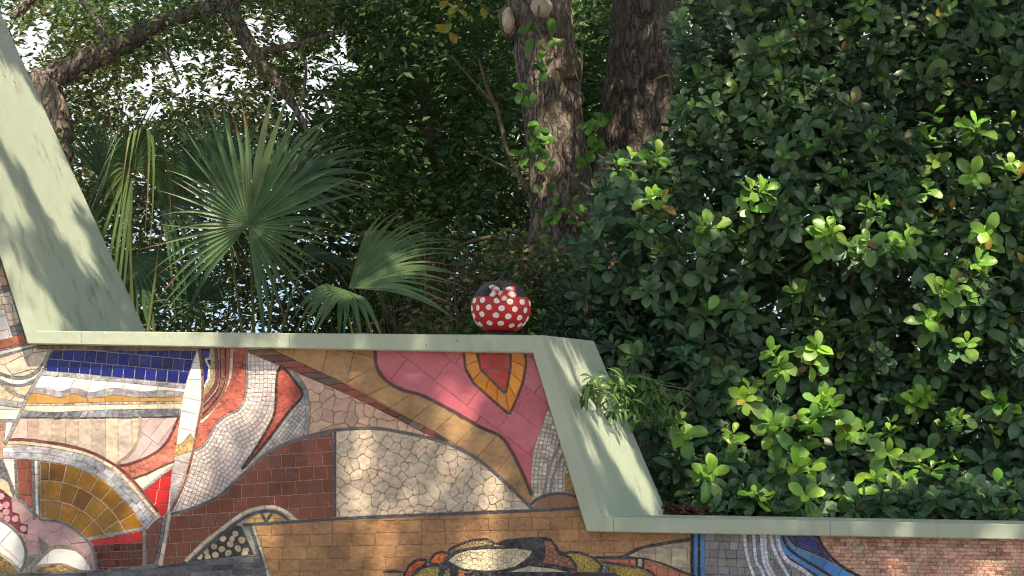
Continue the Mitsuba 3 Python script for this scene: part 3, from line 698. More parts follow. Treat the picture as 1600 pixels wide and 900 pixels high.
# body of the wall behind the mosaic
bodypx = [(-330, -190), (-203, -190), (38, 530), (836, 545), (921, 825), (1720, 838)]
top = [at(*q, 0.0) for q in bodypx]
outline = [(p[0], p[2]) for p in top] + [(top[-1][0], -0.05), (top[0][0], -0.05)]
m = trimesh.creation.extrude_polygon(Polygon(outline), 1.19, engine='earcut')
v = np.array(m.vertices); v = np.stack([v[:, 0], v[:, 2], v[:, 1]], 1)
put(WALL + '__body', trimesh.Trimesh(v, np.array(m.faces)[:, ::-1], process=False), 'matte_tile', uv=piece_uv(len(v), (0.4, 0.37, 0.32), 0.2))

# ------------------------------------------------------------------ foliage tools
def leaf_template(n):
    """(u along, v across, w up) of one leaf; n = detail."""
    if n == 0:
        v = np.array([[0, 0, 0], [0.45, -0.5, 0.07], [0.45, 0.5, 0.07], [1, 0, -0.06], [0.5, 0, -0.02]])
        f = np.array([[0, 1, 4], [1, 3, 4], [0, 4, 2], [4, 3, 2]])
        return v, f
    st = [(0.0, 0.03), (0.2, 0.22), (0.45, 0.44), (0.7, 0.5), (0.9, 0.33), (1.0, 0.04)]
    v, f = [], []
    for u, w in st:
        z = 0.10 * math.sin(u * 2.6) - 0.16 * u * u
        v += [[u, -w, z + 0.10 * w * 2 * 0.5], [u, 0, z], [u, w, z + 0.10 * w * 2 * 0.5]]
    for i in range(len(st) - 1):
        a = i * 3
        f += [[a, a + 3, a + 4], [a, a + 4, a + 1], [a + 1, a + 4, a + 5], [a + 1, a + 5, a + 2]]
    return np.array(v), np.array(f)


def leaf_mesh(P, Dr, Nr, L, W, C, n=1, bend=None):
    """Many leaves: (vertices (k, m, 3), faces of one, colours (k, m, 3))."""
    tv, tf = leaf_template(n)
    D1 = unit(Dr); N1 = unit(Nr - (Nr * D1).sum(-1, keepdims=True) * D1); X = np.cross(N1, D1)
    L, W = np.asarray(L).reshape(-1, 1, 1), np.asarray(W).reshape(-1, 1, 1)
    up = np.repeat(tv[None, :, 2:], len(P), 0); side = np.repeat(tv[None, :, 1:2], len(P), 0) * W
    if bend is not None:                                                       # curl along, fold across and sideways sweep differ leaf by leaf
        u_ = tv[None, :, :1]; b_ = bend[:, None, :]
        up = up + b_[..., :1] * u_ ** 2 + b_[..., 1:2] * np.abs(tv[None, :, 1:2]) + 0.05 * b_[..., 3:4] * np.sin(9 * u_ + 7 * b_[..., 3:4]) * np.abs(tv[None, :, 1:2]) * 2
        side = side + L * b_[..., 2:3] * u_ ** 2
    v = P[:, None] + L * tv[None, :, :1] * D1[:, None] + side * X[:, None] + L * up * N1[:, None]
    c = np.repeat(C[:, None], len(tv), 1)
    return v, tf, c


def merge_leaves(v, tf, c):
    k, m = v.shape[:2]
    f = (tf[None] + (np.arange(k) * m)[:, None, None]).reshape(-1, 3)
    return (v.reshape(-1, 3), f), c.reshape(-1, 3)


def put_leaves(key, v, tf, c, bsdf='leaf', smooth=False, **kw):
    mesh, col = merge_leaves(v, tf, c)
    return put(key, mesh, bsdf, smooth, color=col, **kw)


def tube_mesh(pts, radii, sides=10, rough=0.0, seed=0, freq=(24, 5.5)):
    pts = np.asarray(pts, float); r = np.asarray(radii, float)
    t = unit(np.gradient(pts, axis=0))
    ref = np.array([0, 1.0, 0]) if abs(t[len(t) // 2][1]) < 0.8 else np.array([1.0, 0, 0])
    a = unit(np.cross(t, ref)); b = np.cross(t, a)
    ang = np.arange(sides) * 2 * np.pi / sides
    dirs = np.cos(ang)[None, :, None] * a[:, None] + np.sin(ang)[None, :, None] * b[:, None]
    v = pts[:, None] + dirs * r[:, None, None]
    if rough:
        q = v * np.array([freq[0], freq[0], freq[1]])
        v = v + dirs * (rough * (meshkit.fbm(q, 3, seed) - 0.5) * 2 + r[:, None] * 0.12 * (meshkit.fbm(v * 2.1, 2, seed + 5) - 0.5) * 2)[..., None]
    n = len(pts)
    i, j = np.meshgrid(np.arange(n - 1), np.arange(sides), indexing='ij')
    q = np.stack([i * sides + j, i * sides + (j + 1) % sides, (i + 1) * sides + (j + 1) % sides, (i + 1) * sides + j], -1).reshape(-1, 4)
    f = np.vstack([q[:, [0, 1, 2]], q[:, [0, 2, 3]]])
    vs = np.vstack([v.reshape(-1, 3), pts[:1], pts[-1:]])
    k = np.arange(sides)
    f = np.vstack([f, np.stack([np.full(sides, n * sides), (k + 1) % sides, k], 1), np.stack([np.full(sides, n * sides + 1), (n - 1) * sides + k, (n - 1) * sides + (k + 1) % sides], 1)])
    return vs, f


def smooth_path(pts, radii, n):
    p = np.hstack([np.asarray(pts, float), np.asarray(radii, float)[:, None]])
    q = cm_nd(p, n); return q[:, :3], q[:, 3]


def cm_nd(p, n):
    q = np.vstack([2 * p[0] - p[1], p, 2 * p[-1] - p[-2]]); out = []
    for i in range(1, len(q) - 2):
        t = (np.arange(n) / n)[:, None]
        out.append(0.5 * (2 * q[i] + (q[i + 1] - q[i - 1]) * t + (2 * q[i - 1] - 5 * q[i] + 4 * q[i + 1] - q[i + 2]) * t ** 2 + (3 * q[i] - q[i - 1] - 3 * q[i + 1] + q[i + 2]) * t ** 3))
    return np.vstack(out + [p[-1:]])


def limb(px_pts, Y, n=10):
    """A limb from (px, py, radius in px[, extra depth]) at distance Y."""
    pts, rad = [], []
    for q in px_pts:
        y = Y + (q[3] if len(q) > 3 else 0)
        pts.append(at(q[0], q[1], y)); rad.append(q[2] * (y + 10) / FPX)
    return smooth_path(pts, rad, n)


def palette(cols, n, r, amt=0.16, t=None):
    c = np.asarray(cols)[r.choice(len(cols), n) if t is None else t]
    return np.clip(c * (1 + r.normal(0, amt, (n, 1))) * (1 + r.normal(0, 0.05, (n, 3))), 0.004, 0.8)


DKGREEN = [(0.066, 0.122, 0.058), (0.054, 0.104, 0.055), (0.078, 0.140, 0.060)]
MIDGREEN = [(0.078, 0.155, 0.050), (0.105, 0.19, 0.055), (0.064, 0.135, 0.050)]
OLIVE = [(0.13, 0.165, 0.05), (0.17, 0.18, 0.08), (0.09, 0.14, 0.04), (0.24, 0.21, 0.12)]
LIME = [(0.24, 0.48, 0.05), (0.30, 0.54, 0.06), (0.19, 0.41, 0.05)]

# ------------------------------------------------------------------ the shrub with whorled leaves on the right
def whorl(r, tip, axis, k, L, cols, t_lime):
    """Leaves of one shoot, arranged round its axis."""
    axis = unit(axis); e1 = unit(np.cross(axis, [0.3, 0.5, 0.8])); e2 = np.cross(axis, e1)
    i = np.arange(k); a = i * 2.4 + r.uniform(0, 6)
    el = np.radians(np.linspace(35, 100, k) + r.normal(0, 10, k))
    Dd = np.cos(el)[:, None] * axis + np.sin(el)[:, None] * (np.cos(a)[:, None] * e1 + np.sin(a)[:, None] * e2)
    Dd = unit(Dd + [0, 0, -0.10]) 
    P = tip - axis * (i[:, None] / k * 0.10)
    N = axis + r.normal(0, 0.18, (k, 3)) + [0, -0.1, 0.15]
    ll = L * np.clip(0.6 + 0.5 * i / k + r.normal(0, 0.17, k), 0.3, 1.35)
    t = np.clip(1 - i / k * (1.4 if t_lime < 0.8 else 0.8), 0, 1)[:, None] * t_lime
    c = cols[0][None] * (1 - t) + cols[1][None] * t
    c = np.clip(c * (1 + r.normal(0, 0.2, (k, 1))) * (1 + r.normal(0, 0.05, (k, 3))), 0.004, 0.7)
    return P, Dd, N, ll, c


HEDGE_EDGE = D('1075,-60 1072,0 1068,60 1066,120 1070,180 1010,225 955,250 925,300 915,400 912,480 935,560 985,640 1025,700 1040,760 1050,830')
def hedge_left(py): return np.interp(py, HEDGE_EDGE[:, 1], HEDGE_EDGE[:, 0])


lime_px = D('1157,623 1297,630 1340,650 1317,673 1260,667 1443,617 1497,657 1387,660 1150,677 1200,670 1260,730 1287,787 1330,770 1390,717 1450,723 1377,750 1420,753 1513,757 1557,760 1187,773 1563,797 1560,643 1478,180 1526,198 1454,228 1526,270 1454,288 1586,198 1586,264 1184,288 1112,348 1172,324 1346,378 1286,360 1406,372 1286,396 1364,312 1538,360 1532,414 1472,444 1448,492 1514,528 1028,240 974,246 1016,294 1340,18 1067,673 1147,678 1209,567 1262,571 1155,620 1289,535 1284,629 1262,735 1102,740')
def hedge_y(p):                                                              # the hedge's uneven face
    w = at_n(p, np.full(len(p), 2.2))
    b = meshkit.fbm(np.stack([w[:, 0] * 1.5, w[:, 2] * 1.5, w[:, 0] * 0 + 4], 1), 2, 8)
    return 1.75 + 1.0 * b + 0.9 * np.clip((330 - p[:, 1]) / 330, 0, 1.3) - 0.55 * np.clip((p[:, 1] - 690) / 100, 0, 1)


r = np.random.default_rng(21)
shoots = []
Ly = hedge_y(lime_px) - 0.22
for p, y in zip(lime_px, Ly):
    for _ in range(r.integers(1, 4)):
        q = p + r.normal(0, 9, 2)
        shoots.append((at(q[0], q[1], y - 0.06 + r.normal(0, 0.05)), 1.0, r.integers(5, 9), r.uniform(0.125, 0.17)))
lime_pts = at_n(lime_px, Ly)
for layer, (cnt, dy) in enumerate(((1000, 0.0), (900, 0.28), (800, 0.6), (700, 1.1))):
    py = r.uniform(-70, 830, cnt); px = hedge_left(py) + 10 * layer + r.uniform(0, 1, cnt) * (1690 - hedge_left(py))
    px += r.normal(0, 12, cnt)
    y = hedge_y(np.stack([px, py], 1)) + dy + r.normal(0, 0.10, cnt)
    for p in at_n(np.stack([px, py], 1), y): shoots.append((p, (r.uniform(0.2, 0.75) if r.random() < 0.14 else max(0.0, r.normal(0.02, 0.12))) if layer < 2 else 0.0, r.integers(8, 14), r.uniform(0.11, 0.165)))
for _ in range(260):
    q = np.array([r.uniform(1085, 1690), r.uniform(765, 838)])
    shoots.append((at(q[0], q[1], r.uniform(1.42, 1.85)), 1.0 if r.random() < 0.13 and q[0] > 1170 else max(0.0, r.normal(0.02, 0.12)), r.integers(6, 11), r.uniform(0.11, 0.165)))
SHRUB = thing('broadleaf_shrub', 'tall dense shrub with whorled glossy leaves and lime green shoots behind the low wall', 'shrub')
parts = []
for p, tl, k, L in shoots:
    ax = np.array([r.normal(-0.05, 0.45), -0.75 + r.normal(0, 0.3), 0.62 + r.normal(0, 0.35)])
    base = np.array(DKGREEN[r.integers(3)]) * (0.95 + 0.5 * r.random()) + [0.0, 0.004, 0.006]
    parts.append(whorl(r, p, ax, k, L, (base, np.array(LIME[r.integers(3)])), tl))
P, Dd, N, ll, c = (np.concatenate(x) for x in zip(*parts))
yel = r.random(len(P)) < 0.012
c[yel] = palette([(0.3, 0.25, 0.05), (0.25, 0.17, 0.06)], yel.sum(), r)
v, tf, c = leaf_mesh(P, Dd, N, ll, ll * (r.uniform(0.38, 0.56, len(ll)) + 0.1 * (c[:, 1] > 0.2)), c, 1, r.normal(0, 1, (len(ll), 4)) * [0.12, 0.07, 0.06, 0.7])
vis = v.reshape(len(v), -1, 3).mean(1)
order = np.argsort(vis[:, 1] - 2.0 * (c[:, 0, 1] > 0.12) + 0.3 * (vis[:, 2] > 4.3))
for i in order[:300]: put(SHRUB + '__leaf', (v[i], tf), 'leaf', True, color=c[i])
put_leaves(SHRUB + '__foliage', v[order[300:]], tf, c[order[300:]], smooth=True, kind='stuff')
for _ in range(26):                                                            # stems
    x = r.uniform(1050, 1640); y = r.uniform(3.0, 3.8); h = r.uniform(380, 620)
    b = at(x, 860, y); b[2] = 1.1; t = at(x + r.normal(0, 90), h, y + r.normal(0, 0.3))
    mid = (b + t) / 2 + r.normal(0, 0.2, 3)
    put(SHRUB + '__stem', tube_mesh(*smooth_path([b, mid, t], [0.02, 0.014, 0.006], 6), 6), 'twig', True)

# small leaved plant hanging over the sloping coping
PLANT = thing('young_plant', 'small plant with narrow drooping leaves leaning over the sloping coping beside the tall shrub', 'plant')
P, Dd, N, ll, cc = [], [], [], [], []
for px, py in D('932,592 950,600 918,612 968,596 985,606 1000,600 1012,612 940,618 1030,622 975,620 955,585 1000,588 1020,596 925,603 1040,610 1048,630 1015,634 990,636 965,640 1000,650 1025,600 1060,615 1050,650 1010,625 980,588 1030,640'):
    ctr = at(px, py, np.interp(px, [905, 945, 985], [0.15, 0.55, 1.1]) + r.uniform(-0.15, 0.15))
    k = 13
    a = r.uniform(0, 2 * np.pi, k)
    d = np.stack([np.cos(a), np.sin(a) * 0.5, r.uniform(-1.5, 0.2, k)], 1)
    P.append(ctr + r.normal(0, 0.02, (k, 3))); Dd.append(d); N.append(np.tile([0, -0.5, 0.8], (k, 1)) + r.normal(0, 0.3, (k, 3)))
    ll.append(r.uniform(0.07, 0.115, k)); cc.append(palette([(0.075, 0.15, 0.045), (0.10, 0.2, 0.05)], k, r))
    if px % 3 == 0: put(PLANT + '__stem', tube_mesh(*smooth_path([at(1060 + px * 0.03, 600 + r.uniform(-20, 50), 2.1), at(px * 0.4 + 630, py + 6, 1.5), ctr], [0.008, 0.005, 0.003], 5), 5), 'twig', True)
P, Dd, N, ll, cc = map(np.concatenate, (P, Dd, N, ll, cc))
v, tf, cc = leaf_mesh(P, Dd, N, ll, ll * 0.27, cc)
put_leaves(PLANT + '__foliage', v, tf, cc, smooth=True)

# ------------------------------------------------------------------ fan palms
def frond(plant, hub, u, n, R, nl, spread, droop, col, base=None, wide=1.0, join=0.42, lab=None, shape=None):
    u = unit(u); n = unit(np.asarray(n) - np.dot(n, u) * u); v = np.cross(n, u)
    dth = 2 * spread / nl
    key = numbered(plant + '__frond')
    if base is None: base = hub - u * 0.3 - np.array([0, 0, 0.5])
    mid = (hub + base) / 2 - n * 0.03
    m = tube_mesh(*smooth_path([base, mid, hub + u * 0.04], [0.014, 0.011, 0.008], 8), 7)
    scene[key] = mikit.ply(m, 'palm_leaf', True, uv=piece_uv(len(m[0]), (0.16, 0.2, 0.06)))
    tag(key, lab)
    for k in range(nl):
        th = -spread + (k + 0.5) * dth + r.normal(0, dth * 0.10)
        d = math.cos(th) * u + math.sin(th) * v
        Lk = R * (np.interp(abs(th), [0, 0.5, 1.2, 1.6, 2.2, 2.75], shape) if shape else 1 - 0.3 * (abs(th) / math.pi) ** 2) * (1 + r.normal(0, 0.07))
        side = np.cross(n, d)
        st = np.linspace(0, 1, 9)
        fold = 0.35
        dr_k = droop * (0.6 + 0.8 * r.random()); tw = r.normal(0, 0.12)
        vs = []
        for s in st:
            rr = s * Lk
            w = 2 * rr * math.sin(dth / 2) * 1.16 if s < join else 2 * join * Lk * math.sin(dth / 2) * 1.16 * wide * (1 - ((s - join) / (1 - join)) ** 1.4)
            w = max(w, 0.0015)
            drop = dr_k * max(0, s - join * 0.8) ** 2 * Lk
            p = hub + d * rr + n * (0.10 * Lk * math.sin(s * 2.2)) + np.array([0, 0, -drop]) + side * tw * max(0, s - join) ** 2 * Lk
            vs += [p - side * w / 2 + n * w * fold, p, p + side * w / 2 + n * w * fold]
        f = []
        for i in range(len(st) - 1):
            a = i * 3
            f += [[a, a + 3, a + 4], [a, a + 4, a + 1], [a + 1, a + 4, a + 5], [a + 1, a + 5, a + 2]]
        c = np.clip(np.asarray(col) * (1 + r.normal(0, 0.13)) * (1 + r.normal(0, 0.04, 3)), 0.004, 0.6)
        if r.random() < 0.35:                                                     # dry brown tip
            cut = 7 if r.random() < 0.5 else 6
            n1 = (cut + 1) * 3; V = np.array(vs); F = np.array(f)
            V2 = V[cut * 3:]; F1, F2 = F[:cut * 4], F[cut * 4:] - cut * 3 + n1
            uv = np.vstack([piece_uv(n1, c), piece_uv(len(V2), (0.2, 0.15, 0.075))])
            put(key + '__leaflet', (np.vstack([V[:n1], V2]), np.vstack([F1, F2])), 'palm_leaf', False, uv=uv)
        else: put(key + '__leaflet', (np.array(vs), np.array(f)), 'palm_leaf', False, uv=piece_uv(len(vs), c))


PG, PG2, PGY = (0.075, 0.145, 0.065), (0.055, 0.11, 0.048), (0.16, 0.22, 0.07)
pm = thing('fan_palm', 'fan palm with one big round frond facing forward left of the middle', 'palm')
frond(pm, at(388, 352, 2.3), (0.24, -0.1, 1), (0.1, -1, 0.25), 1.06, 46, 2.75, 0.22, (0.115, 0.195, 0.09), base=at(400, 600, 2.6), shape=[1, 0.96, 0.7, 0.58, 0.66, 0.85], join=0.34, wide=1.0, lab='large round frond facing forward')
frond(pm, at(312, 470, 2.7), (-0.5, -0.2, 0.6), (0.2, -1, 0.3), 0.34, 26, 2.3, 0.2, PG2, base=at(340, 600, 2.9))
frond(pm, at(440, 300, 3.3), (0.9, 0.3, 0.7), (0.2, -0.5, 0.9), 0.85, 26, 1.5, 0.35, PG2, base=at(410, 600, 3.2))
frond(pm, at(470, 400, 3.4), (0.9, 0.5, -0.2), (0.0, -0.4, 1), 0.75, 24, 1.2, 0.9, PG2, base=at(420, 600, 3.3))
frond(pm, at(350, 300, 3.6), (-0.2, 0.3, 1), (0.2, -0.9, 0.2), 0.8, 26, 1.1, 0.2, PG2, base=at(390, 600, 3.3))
pm2 = thing('fan_palm', 'fan palm with long drooping frond tips right beside the tall sloping coping', 'palm')
frond(pm2, at(205, 262, 2.4), (-0.1, -0.35, 0.55), (0.35, -0.85, 0.9), 0.85, 30, 2.5, 2.4, (0.10, 0.17, 0.055), base=at(215, 600, 2.8), wide=1.1, join=0.3)
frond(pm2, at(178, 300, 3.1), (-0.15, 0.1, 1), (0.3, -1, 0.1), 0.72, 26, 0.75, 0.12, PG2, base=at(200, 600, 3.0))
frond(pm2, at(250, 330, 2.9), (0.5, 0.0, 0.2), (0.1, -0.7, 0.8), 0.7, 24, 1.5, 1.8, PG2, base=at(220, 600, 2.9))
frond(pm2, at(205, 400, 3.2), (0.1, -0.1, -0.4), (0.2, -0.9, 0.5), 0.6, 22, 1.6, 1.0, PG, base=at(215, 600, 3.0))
pm3 = thing('fan_palm', 'low fan palm frond seen side on between the big frond and the pumpkin', 'palm')
frond(pm3, at(545, 450, 2.0), (1.0, 0.1, 0.47), (-0.4, -0.75, 0.6), 0.86, 26, 0.95, 0.3, (0.115, 0.195, 0.08), base=at(590, 640, 2.3), wide=1.15, lab='frond spreading right and upward')
frond(pm3, at(540, 453, 1.8), (-0.25, -0.6, -0.5), (0.1, -0.75, 0.55), 0.42, 11, 1.15, 0.9, (0.115, 0.195, 0.08), base=at(575, 640, 2.2), wide=1.5, join=0.35, lab='near part of the frond with broad drooping leaflets')

# ------------------------------------------------------------------ trees
def cloud(rg, boxes, cols, n, size, key, dens=0.45, freq=1.3, seed=0, asp=0.5, bsdf='far_leaf', hole=None):
    """A crown: leaves through the boxes (px0, px1, py0, py1, y0, y1), in clumps."""
    wts = np.array([(b[1] - b[0]) * (b[3] - b[2]) * (1 if len(b) < 7 else b[6]) for b in boxes], float); wts /= wts.sum()
    out = []
    need = n
    for _ in range(30):
        k = rg.choice(len(boxes), 60000, p=wts); B_ = np.array([b[:6] for b in boxes], float)[k]
        u = rg.random((60000, 3))
        q = B_[:, [0, 2]] + (B_[:, [1, 3]] - B_[:, [0, 2]]) * u[:, :2]; y = B_[:, 4] + (B_[:, 5] - B_[:, 4]) * u[:, 2]
        w = at_n(q, y)
        f = meshkit.fbm(w * freq, 3, seed)
        edge = np.minimum(np.minimum(u[:, 0], 1 - u[:, 0]), np.minimum(u[:, 1], 1 - u[:, 1]))
        keep = f + 0.25 * np.clip(edge / 0.18, 0, 1) - 0.25 > dens
        if hole is not None: keep &= rg.random(60000) > hole(q)
        out.append(w[keep]); need -= keep.sum()
        if need <= 0: break
    P = np.concatenate(out)[:n]; n = len(P)
    a = rg.uniform(0, 2 * np.pi, n)
    Dd = np.stack([np.cos(a), np.sin(a), rg.normal(-0.25, 0.45, n)], 1)
    N = np.stack([rg.normal(0, 0.7, n), rg.normal(-0.5, 0.7, n), 0.6 + rg.random(n) * 0.4], 1)
    t = np.clip((meshkit.fbm(P * 0.9, 2, seed + 3) * len(cols) * 1.3 - 0.15 * len(cols) + rg.normal(0, 0.5, n)).astype(int), 0, len(cols) - 1)
    c = palette(cols, n, rg, 0.2, t)
    L = size * rg.uniform(0.65, 1.3, n)
    v, tf, c = leaf_mesh(P, Dd, N, L, L * asp, c, 0)
    return put_leaves(key, v, tf, c, bsdf)


rb = np.random.default_rng(77)
# the big oak whose trunk stands behind the wall
OAK = thing('shade_tree', 'big tree with a thick rough barked trunk and pruned knots right of the middle', 'tree')
tp, tr = limb([(842, -240, 44), (840, -60, 48), (845, 20, 50), (856, 110, 48), (866, 200, 46), (876, 290, 50), (882, 380, 58), (886, 470, 68), (886, 640, 82), (886, 760, 95)], 5.0, 16)
put(OAK + '__trunk', tube_mesh(tp, tr, 72, 0.03, 3), 'bark', True)
def knob(px, py, Y, rx, rz, key, label):
    a_ = np.linspace(0, 2 * np.pi, 25)
    ring = at(px, py, Y) + np.stack([np.cos(a_) * rx * 1.08, 0.045 + 0 * a_, np.sin(a_) * rz * 1.08], 1)
    put(OAK + '__collar', tube_mesh(ring, 0.032 + 0.012 * np.sin(a_ * 3), 12, 0.02, 5), 'bark', True)
    s = trimesh.creation.icosphere(3); v = np.array(s.vertices)
    v = v * (1 + 0.25 * (meshkit.fbm(v * 2.2 + 9, 3) - 0.5)[:, None]) * [rx, 0.07, rz]
    put(key, trimesh.Trimesh(v + at(px, py, Y), s.faces, process=False), 'cut_wood', True, label=label)
knob(846, 10, 4.72, 0.095, 0.1, OAK + '__knot', 'pale round scar of a cut limb')
knob(794, 32, 4.86, 0.055, 0.12, OAK + '__knot', 'pale scar on the left edge of the trunk')
lp, lr = limb([(855, 60, 20), (884, 95, 24), (892, 125, 20)], 4.85, 6)
put(OAK + '__burl', tube_mesh(lp, lr, 24, 0.03, 9), 'bark', True)
lp, lr = smooth_path([at(842, -200, 5), at(860, -700, 3.5), np.array([1.2, -1.0, 9.2]), np.array([1.8, -5.0, 10.0]), np.array([2.2, -8, 10.2])], [0.24, 0.2, 0.16, 0.1, 0.04], 10)
put(OAK + '__limb', tube_mesh(lp, lr, 16, 0.02, 4), 'bark', True)
lp, lr = smooth_path([at(842, -200, 5), at(500, -700, 3), np.array([-2.2, -1.0, 9.4]), np.array([-3.5, -5.0, 10.2])], [0.22, 0.18, 0.12, 0.04], 10)
put(OAK + '__limb', tube_mesh(lp, lr, 16, 0.02, 6), 'bark', True)
lp, lr = smooth_path([at(842, -160, 5), at(1300, -560, 3.5), np.array([4.0, -1.5, 8.8]), np.array([5.8, -5.5, 9.6])], [0.22, 0.17, 0.12, 0.04], 10)
put(OAK + '__limb', tube_mesh(lp, lr, 16, 0.02, 7), 'bark', True)

# sunlit places: where gaps of the overhead crown let the sun through (pixel, depth, radius in m)
gaps = [(5, 110, 0.5, 0.26), (30, 215, 0.6, 0.22), (8, 315, 0.1, 0.14), (95, 350, 0.8, 0.16), (40, 440, 0.0, 0.15), (75, 510, 0.2, 0.10), (130, 400, 0.9, 0.10), (60, 130, 1.0, 0.15), (110, 270, 1.1, 0.12),
        (100, 600, 0, 0.30), (190, 630, 0, 0.28), (270, 640, 0, 0.26), (250, 560, 0, 0.2), (300, 700, 0, 0.2), (225, 740, 0, 0.17), (60, 660, 0, 0.22), (20, 620, 0, 0.25), (10, 830, 0, 0.16), (110, 870, 0, 0.14), (30, 480, 0, 0.1),
        (360, 630, 0, 0.25), (420, 650, 0, 0.17), (450, 600, 0, 0.12), (490, 610, 0, 0.10), (400, 730, 0, 0.12), (570, 700, 0, 0.17), (560, 770, 0, 0.16), (590, 600, 0, 0.12), (600, 840, 0, 0.2), (680, 640, 0, 0.08),
        (720, 640, 0, 0.16), (780, 770, 0, 0.2), (700, 710, 0, 0.12), (840, 660, 0, 0.12), (770, 820, 0, 0.2), (760, 870, 0, 0.22), (640, 700, 0, 0.08), (690, 575, 0, 0.07), (400, 850, 0, 0.15), (330, 870, 0, 0.12), (480, 730, 0, 0.1), (450, 860, 0, 0.12), (900, 860, 0, 0.09),
        (870, 575, 0.2, 0.12), (950, 620, 0.6, 0.32), (985, 735, 0.9, 0.26), (915, 725, 0.2, 0.13), (955, 690, 0.7, 0.2), (100, 530, -0.1, 0.12), (250, 530, -0.1, 0.2), (420, 535, -0.1, 0.15), (560, 535, -0.1, 0.1), (700, 535, -0.1, 0.08), (865, 600, -0.1, 0.08), (970, 820, -0.1, 0.06), (1295, 815, -0.1, 0.025),
        (1090, 835, 0, 0.05), (1400, 880, 0, 0.12), (1550, 890, 0, 0.15), (785, 470, 0.1, 0.05), (215, 330, 2.4, 0.35), (240, 430, 2.4, 0.3), (540, 470, 1.9, 0.2), (640, 400, 1.9, 0.15), (870, 180, 4.6, 0.2), (850, 90, 4.7, 0.15), (390, 260, 2.3, 0.22), (340, 400, 2.3, 0.15), (20, 150, 0.4, 0.2), (60, 230, 0.8, 0.16)]
G0 = np.array([at(a, b, y) for a, b, y, _ in gaps] + list(lime_pts)); GR = np.array([q[3] * (0.62 if 300 < q[0] < 1100 and q[2] <= 0 else 1.5 if q[0] < 160 and q[2] > 0 else 1.0) for q in gaps] + [0.14] * len(lime_pts))
kept = []
for _ in range(12):
    k = 30000
    z = rb.uniform(7.2, 10.8, k)
    w = np.stack([rb.uniform(-2.8, 7.0, k), rb.uniform(-7.8, 4.0, k), z], 1)
    f = meshkit.fbm(w * np.array([1.5, 1.5, 1.5]), 3, 19)
    w = w[f > np.interp(w[:, 1], [-4.2, -2.8, -0.5, 1.0], [0.365, 0.42, 0.46, 0.53])]
    rel = w[:, None] - G0[None]
    t = rel @ SUN
    dist = np.linalg.norm(rel - t[..., None] * SUN, axis=-1)
    rough = 0.75 + 0.6 * meshkit.fbm(w * 3.0, 2, 4)
    kept.append(w[~((dist < GR[None] * rough[:, None]).any(1))])
P = np.concatenate(kept)[:95000]; n = len(P)
a = rb.uniform(0, 2 * np.pi, n)
v, tf, c = leaf_mesh(P, np.stack([np.cos(a), np.sin(a), rb.normal(-0.2, 0.4, n)], 1), np.stack([rb.normal(0, 0.45, n), rb.normal(0, 0.45, n), np.ones(n)], 1), rb.uniform(0.11, 0.17, n), rb.uniform(0.055, 0.085, n), palette(MIDGREEN, n, rb), 0)
put_leaves(OAK + '__crown', v, tf, c, 'far_leaf')

# second trunk behind it
TR2 = thing('tree', 'darker tree trunk leaning right just behind the big knotted trunk', 'tree')
tp, tr = limb([(1040, -260, 52), (1024, -60, 58), (1012, 40, 60), (1000, 140, 58), (985, 230, 52), (968, 320, 50), (955, 420, 56), (950, 520, 62), (948, 760, 80)], 5.9, 14)
put(TR2 + '__trunk', tube_mesh(tp, tr, 60, 0.03, 8), 'bark', True)
cloud(rb, [(940, 1700, -160, 420, 6.3, 9.5), (1000, 1700, 400, 820, 5.0, 9.0)], DKGREEN + MIDGREEN + OLIVE[:1], 17000, 0.085, TR2 + '__crown', 0.40, 1.2, 31)

# vines on the trunks
VINE = thing('climbing_vine', 'thin vine with a few bright green leaves climbing the knotted trunk', 'vine')
for k, s in enumerate(('905,20 908,120 903,220 905,330 900,420', '890,0 897,100 906,190 898,300', '842,-10 838,70 846,150 838,240 842,320')):
    c_ = S(s, 12)
    put(VINE + '__stem', tube_mesh(at_n(c_, np.full(len(c_), 4.66)) + rb.normal(0, 0.012, (len(c_), 3)), np.full(len(c_), 0.007), 5), 'twig', True)
for cx, cy, n_, sp in ((845, 72, 11, 26), (832, 205, 16, 20), (838, 240, 12, 18), (934, 195, 12, 24), (922, 235, 9, 20), (870, 60, 4, 12), (885, 300, 9, 22), (862, 330, 8, 22), (715, 25, 12, 26), (905, 350, 6, 20), (822, 150, 6, 12)):
    for _ in range(n_):
        q = np.array([cx, cy]) + rb.normal(0, sp * 0.6, 2)
        yl = cx == 715
        cc = palette([(0.32, 0.26, 0.03), (0.2, 0.28, 0.04)] if yl else [(0.10, 0.25, 0.035), (0.13, 0.29, 0.04), (0.07, 0.17, 0.03)], 1, rb)
        L = rb.uniform(0.08, 0.14)
        v, tf, c = leaf_mesh(at(q[0], q[1], 4.55)[None], np.array([[rb.normal(0, 1), -0.3, rb.normal(-0.5, 0.6)]]), np.array([[rb.normal(0, 0.5), -0.8, 0.6]]), [L], [L * 0.7], cc)
        put(VINE + '__leaf', (v[0], tf), 'leaf', True, color=c[0])

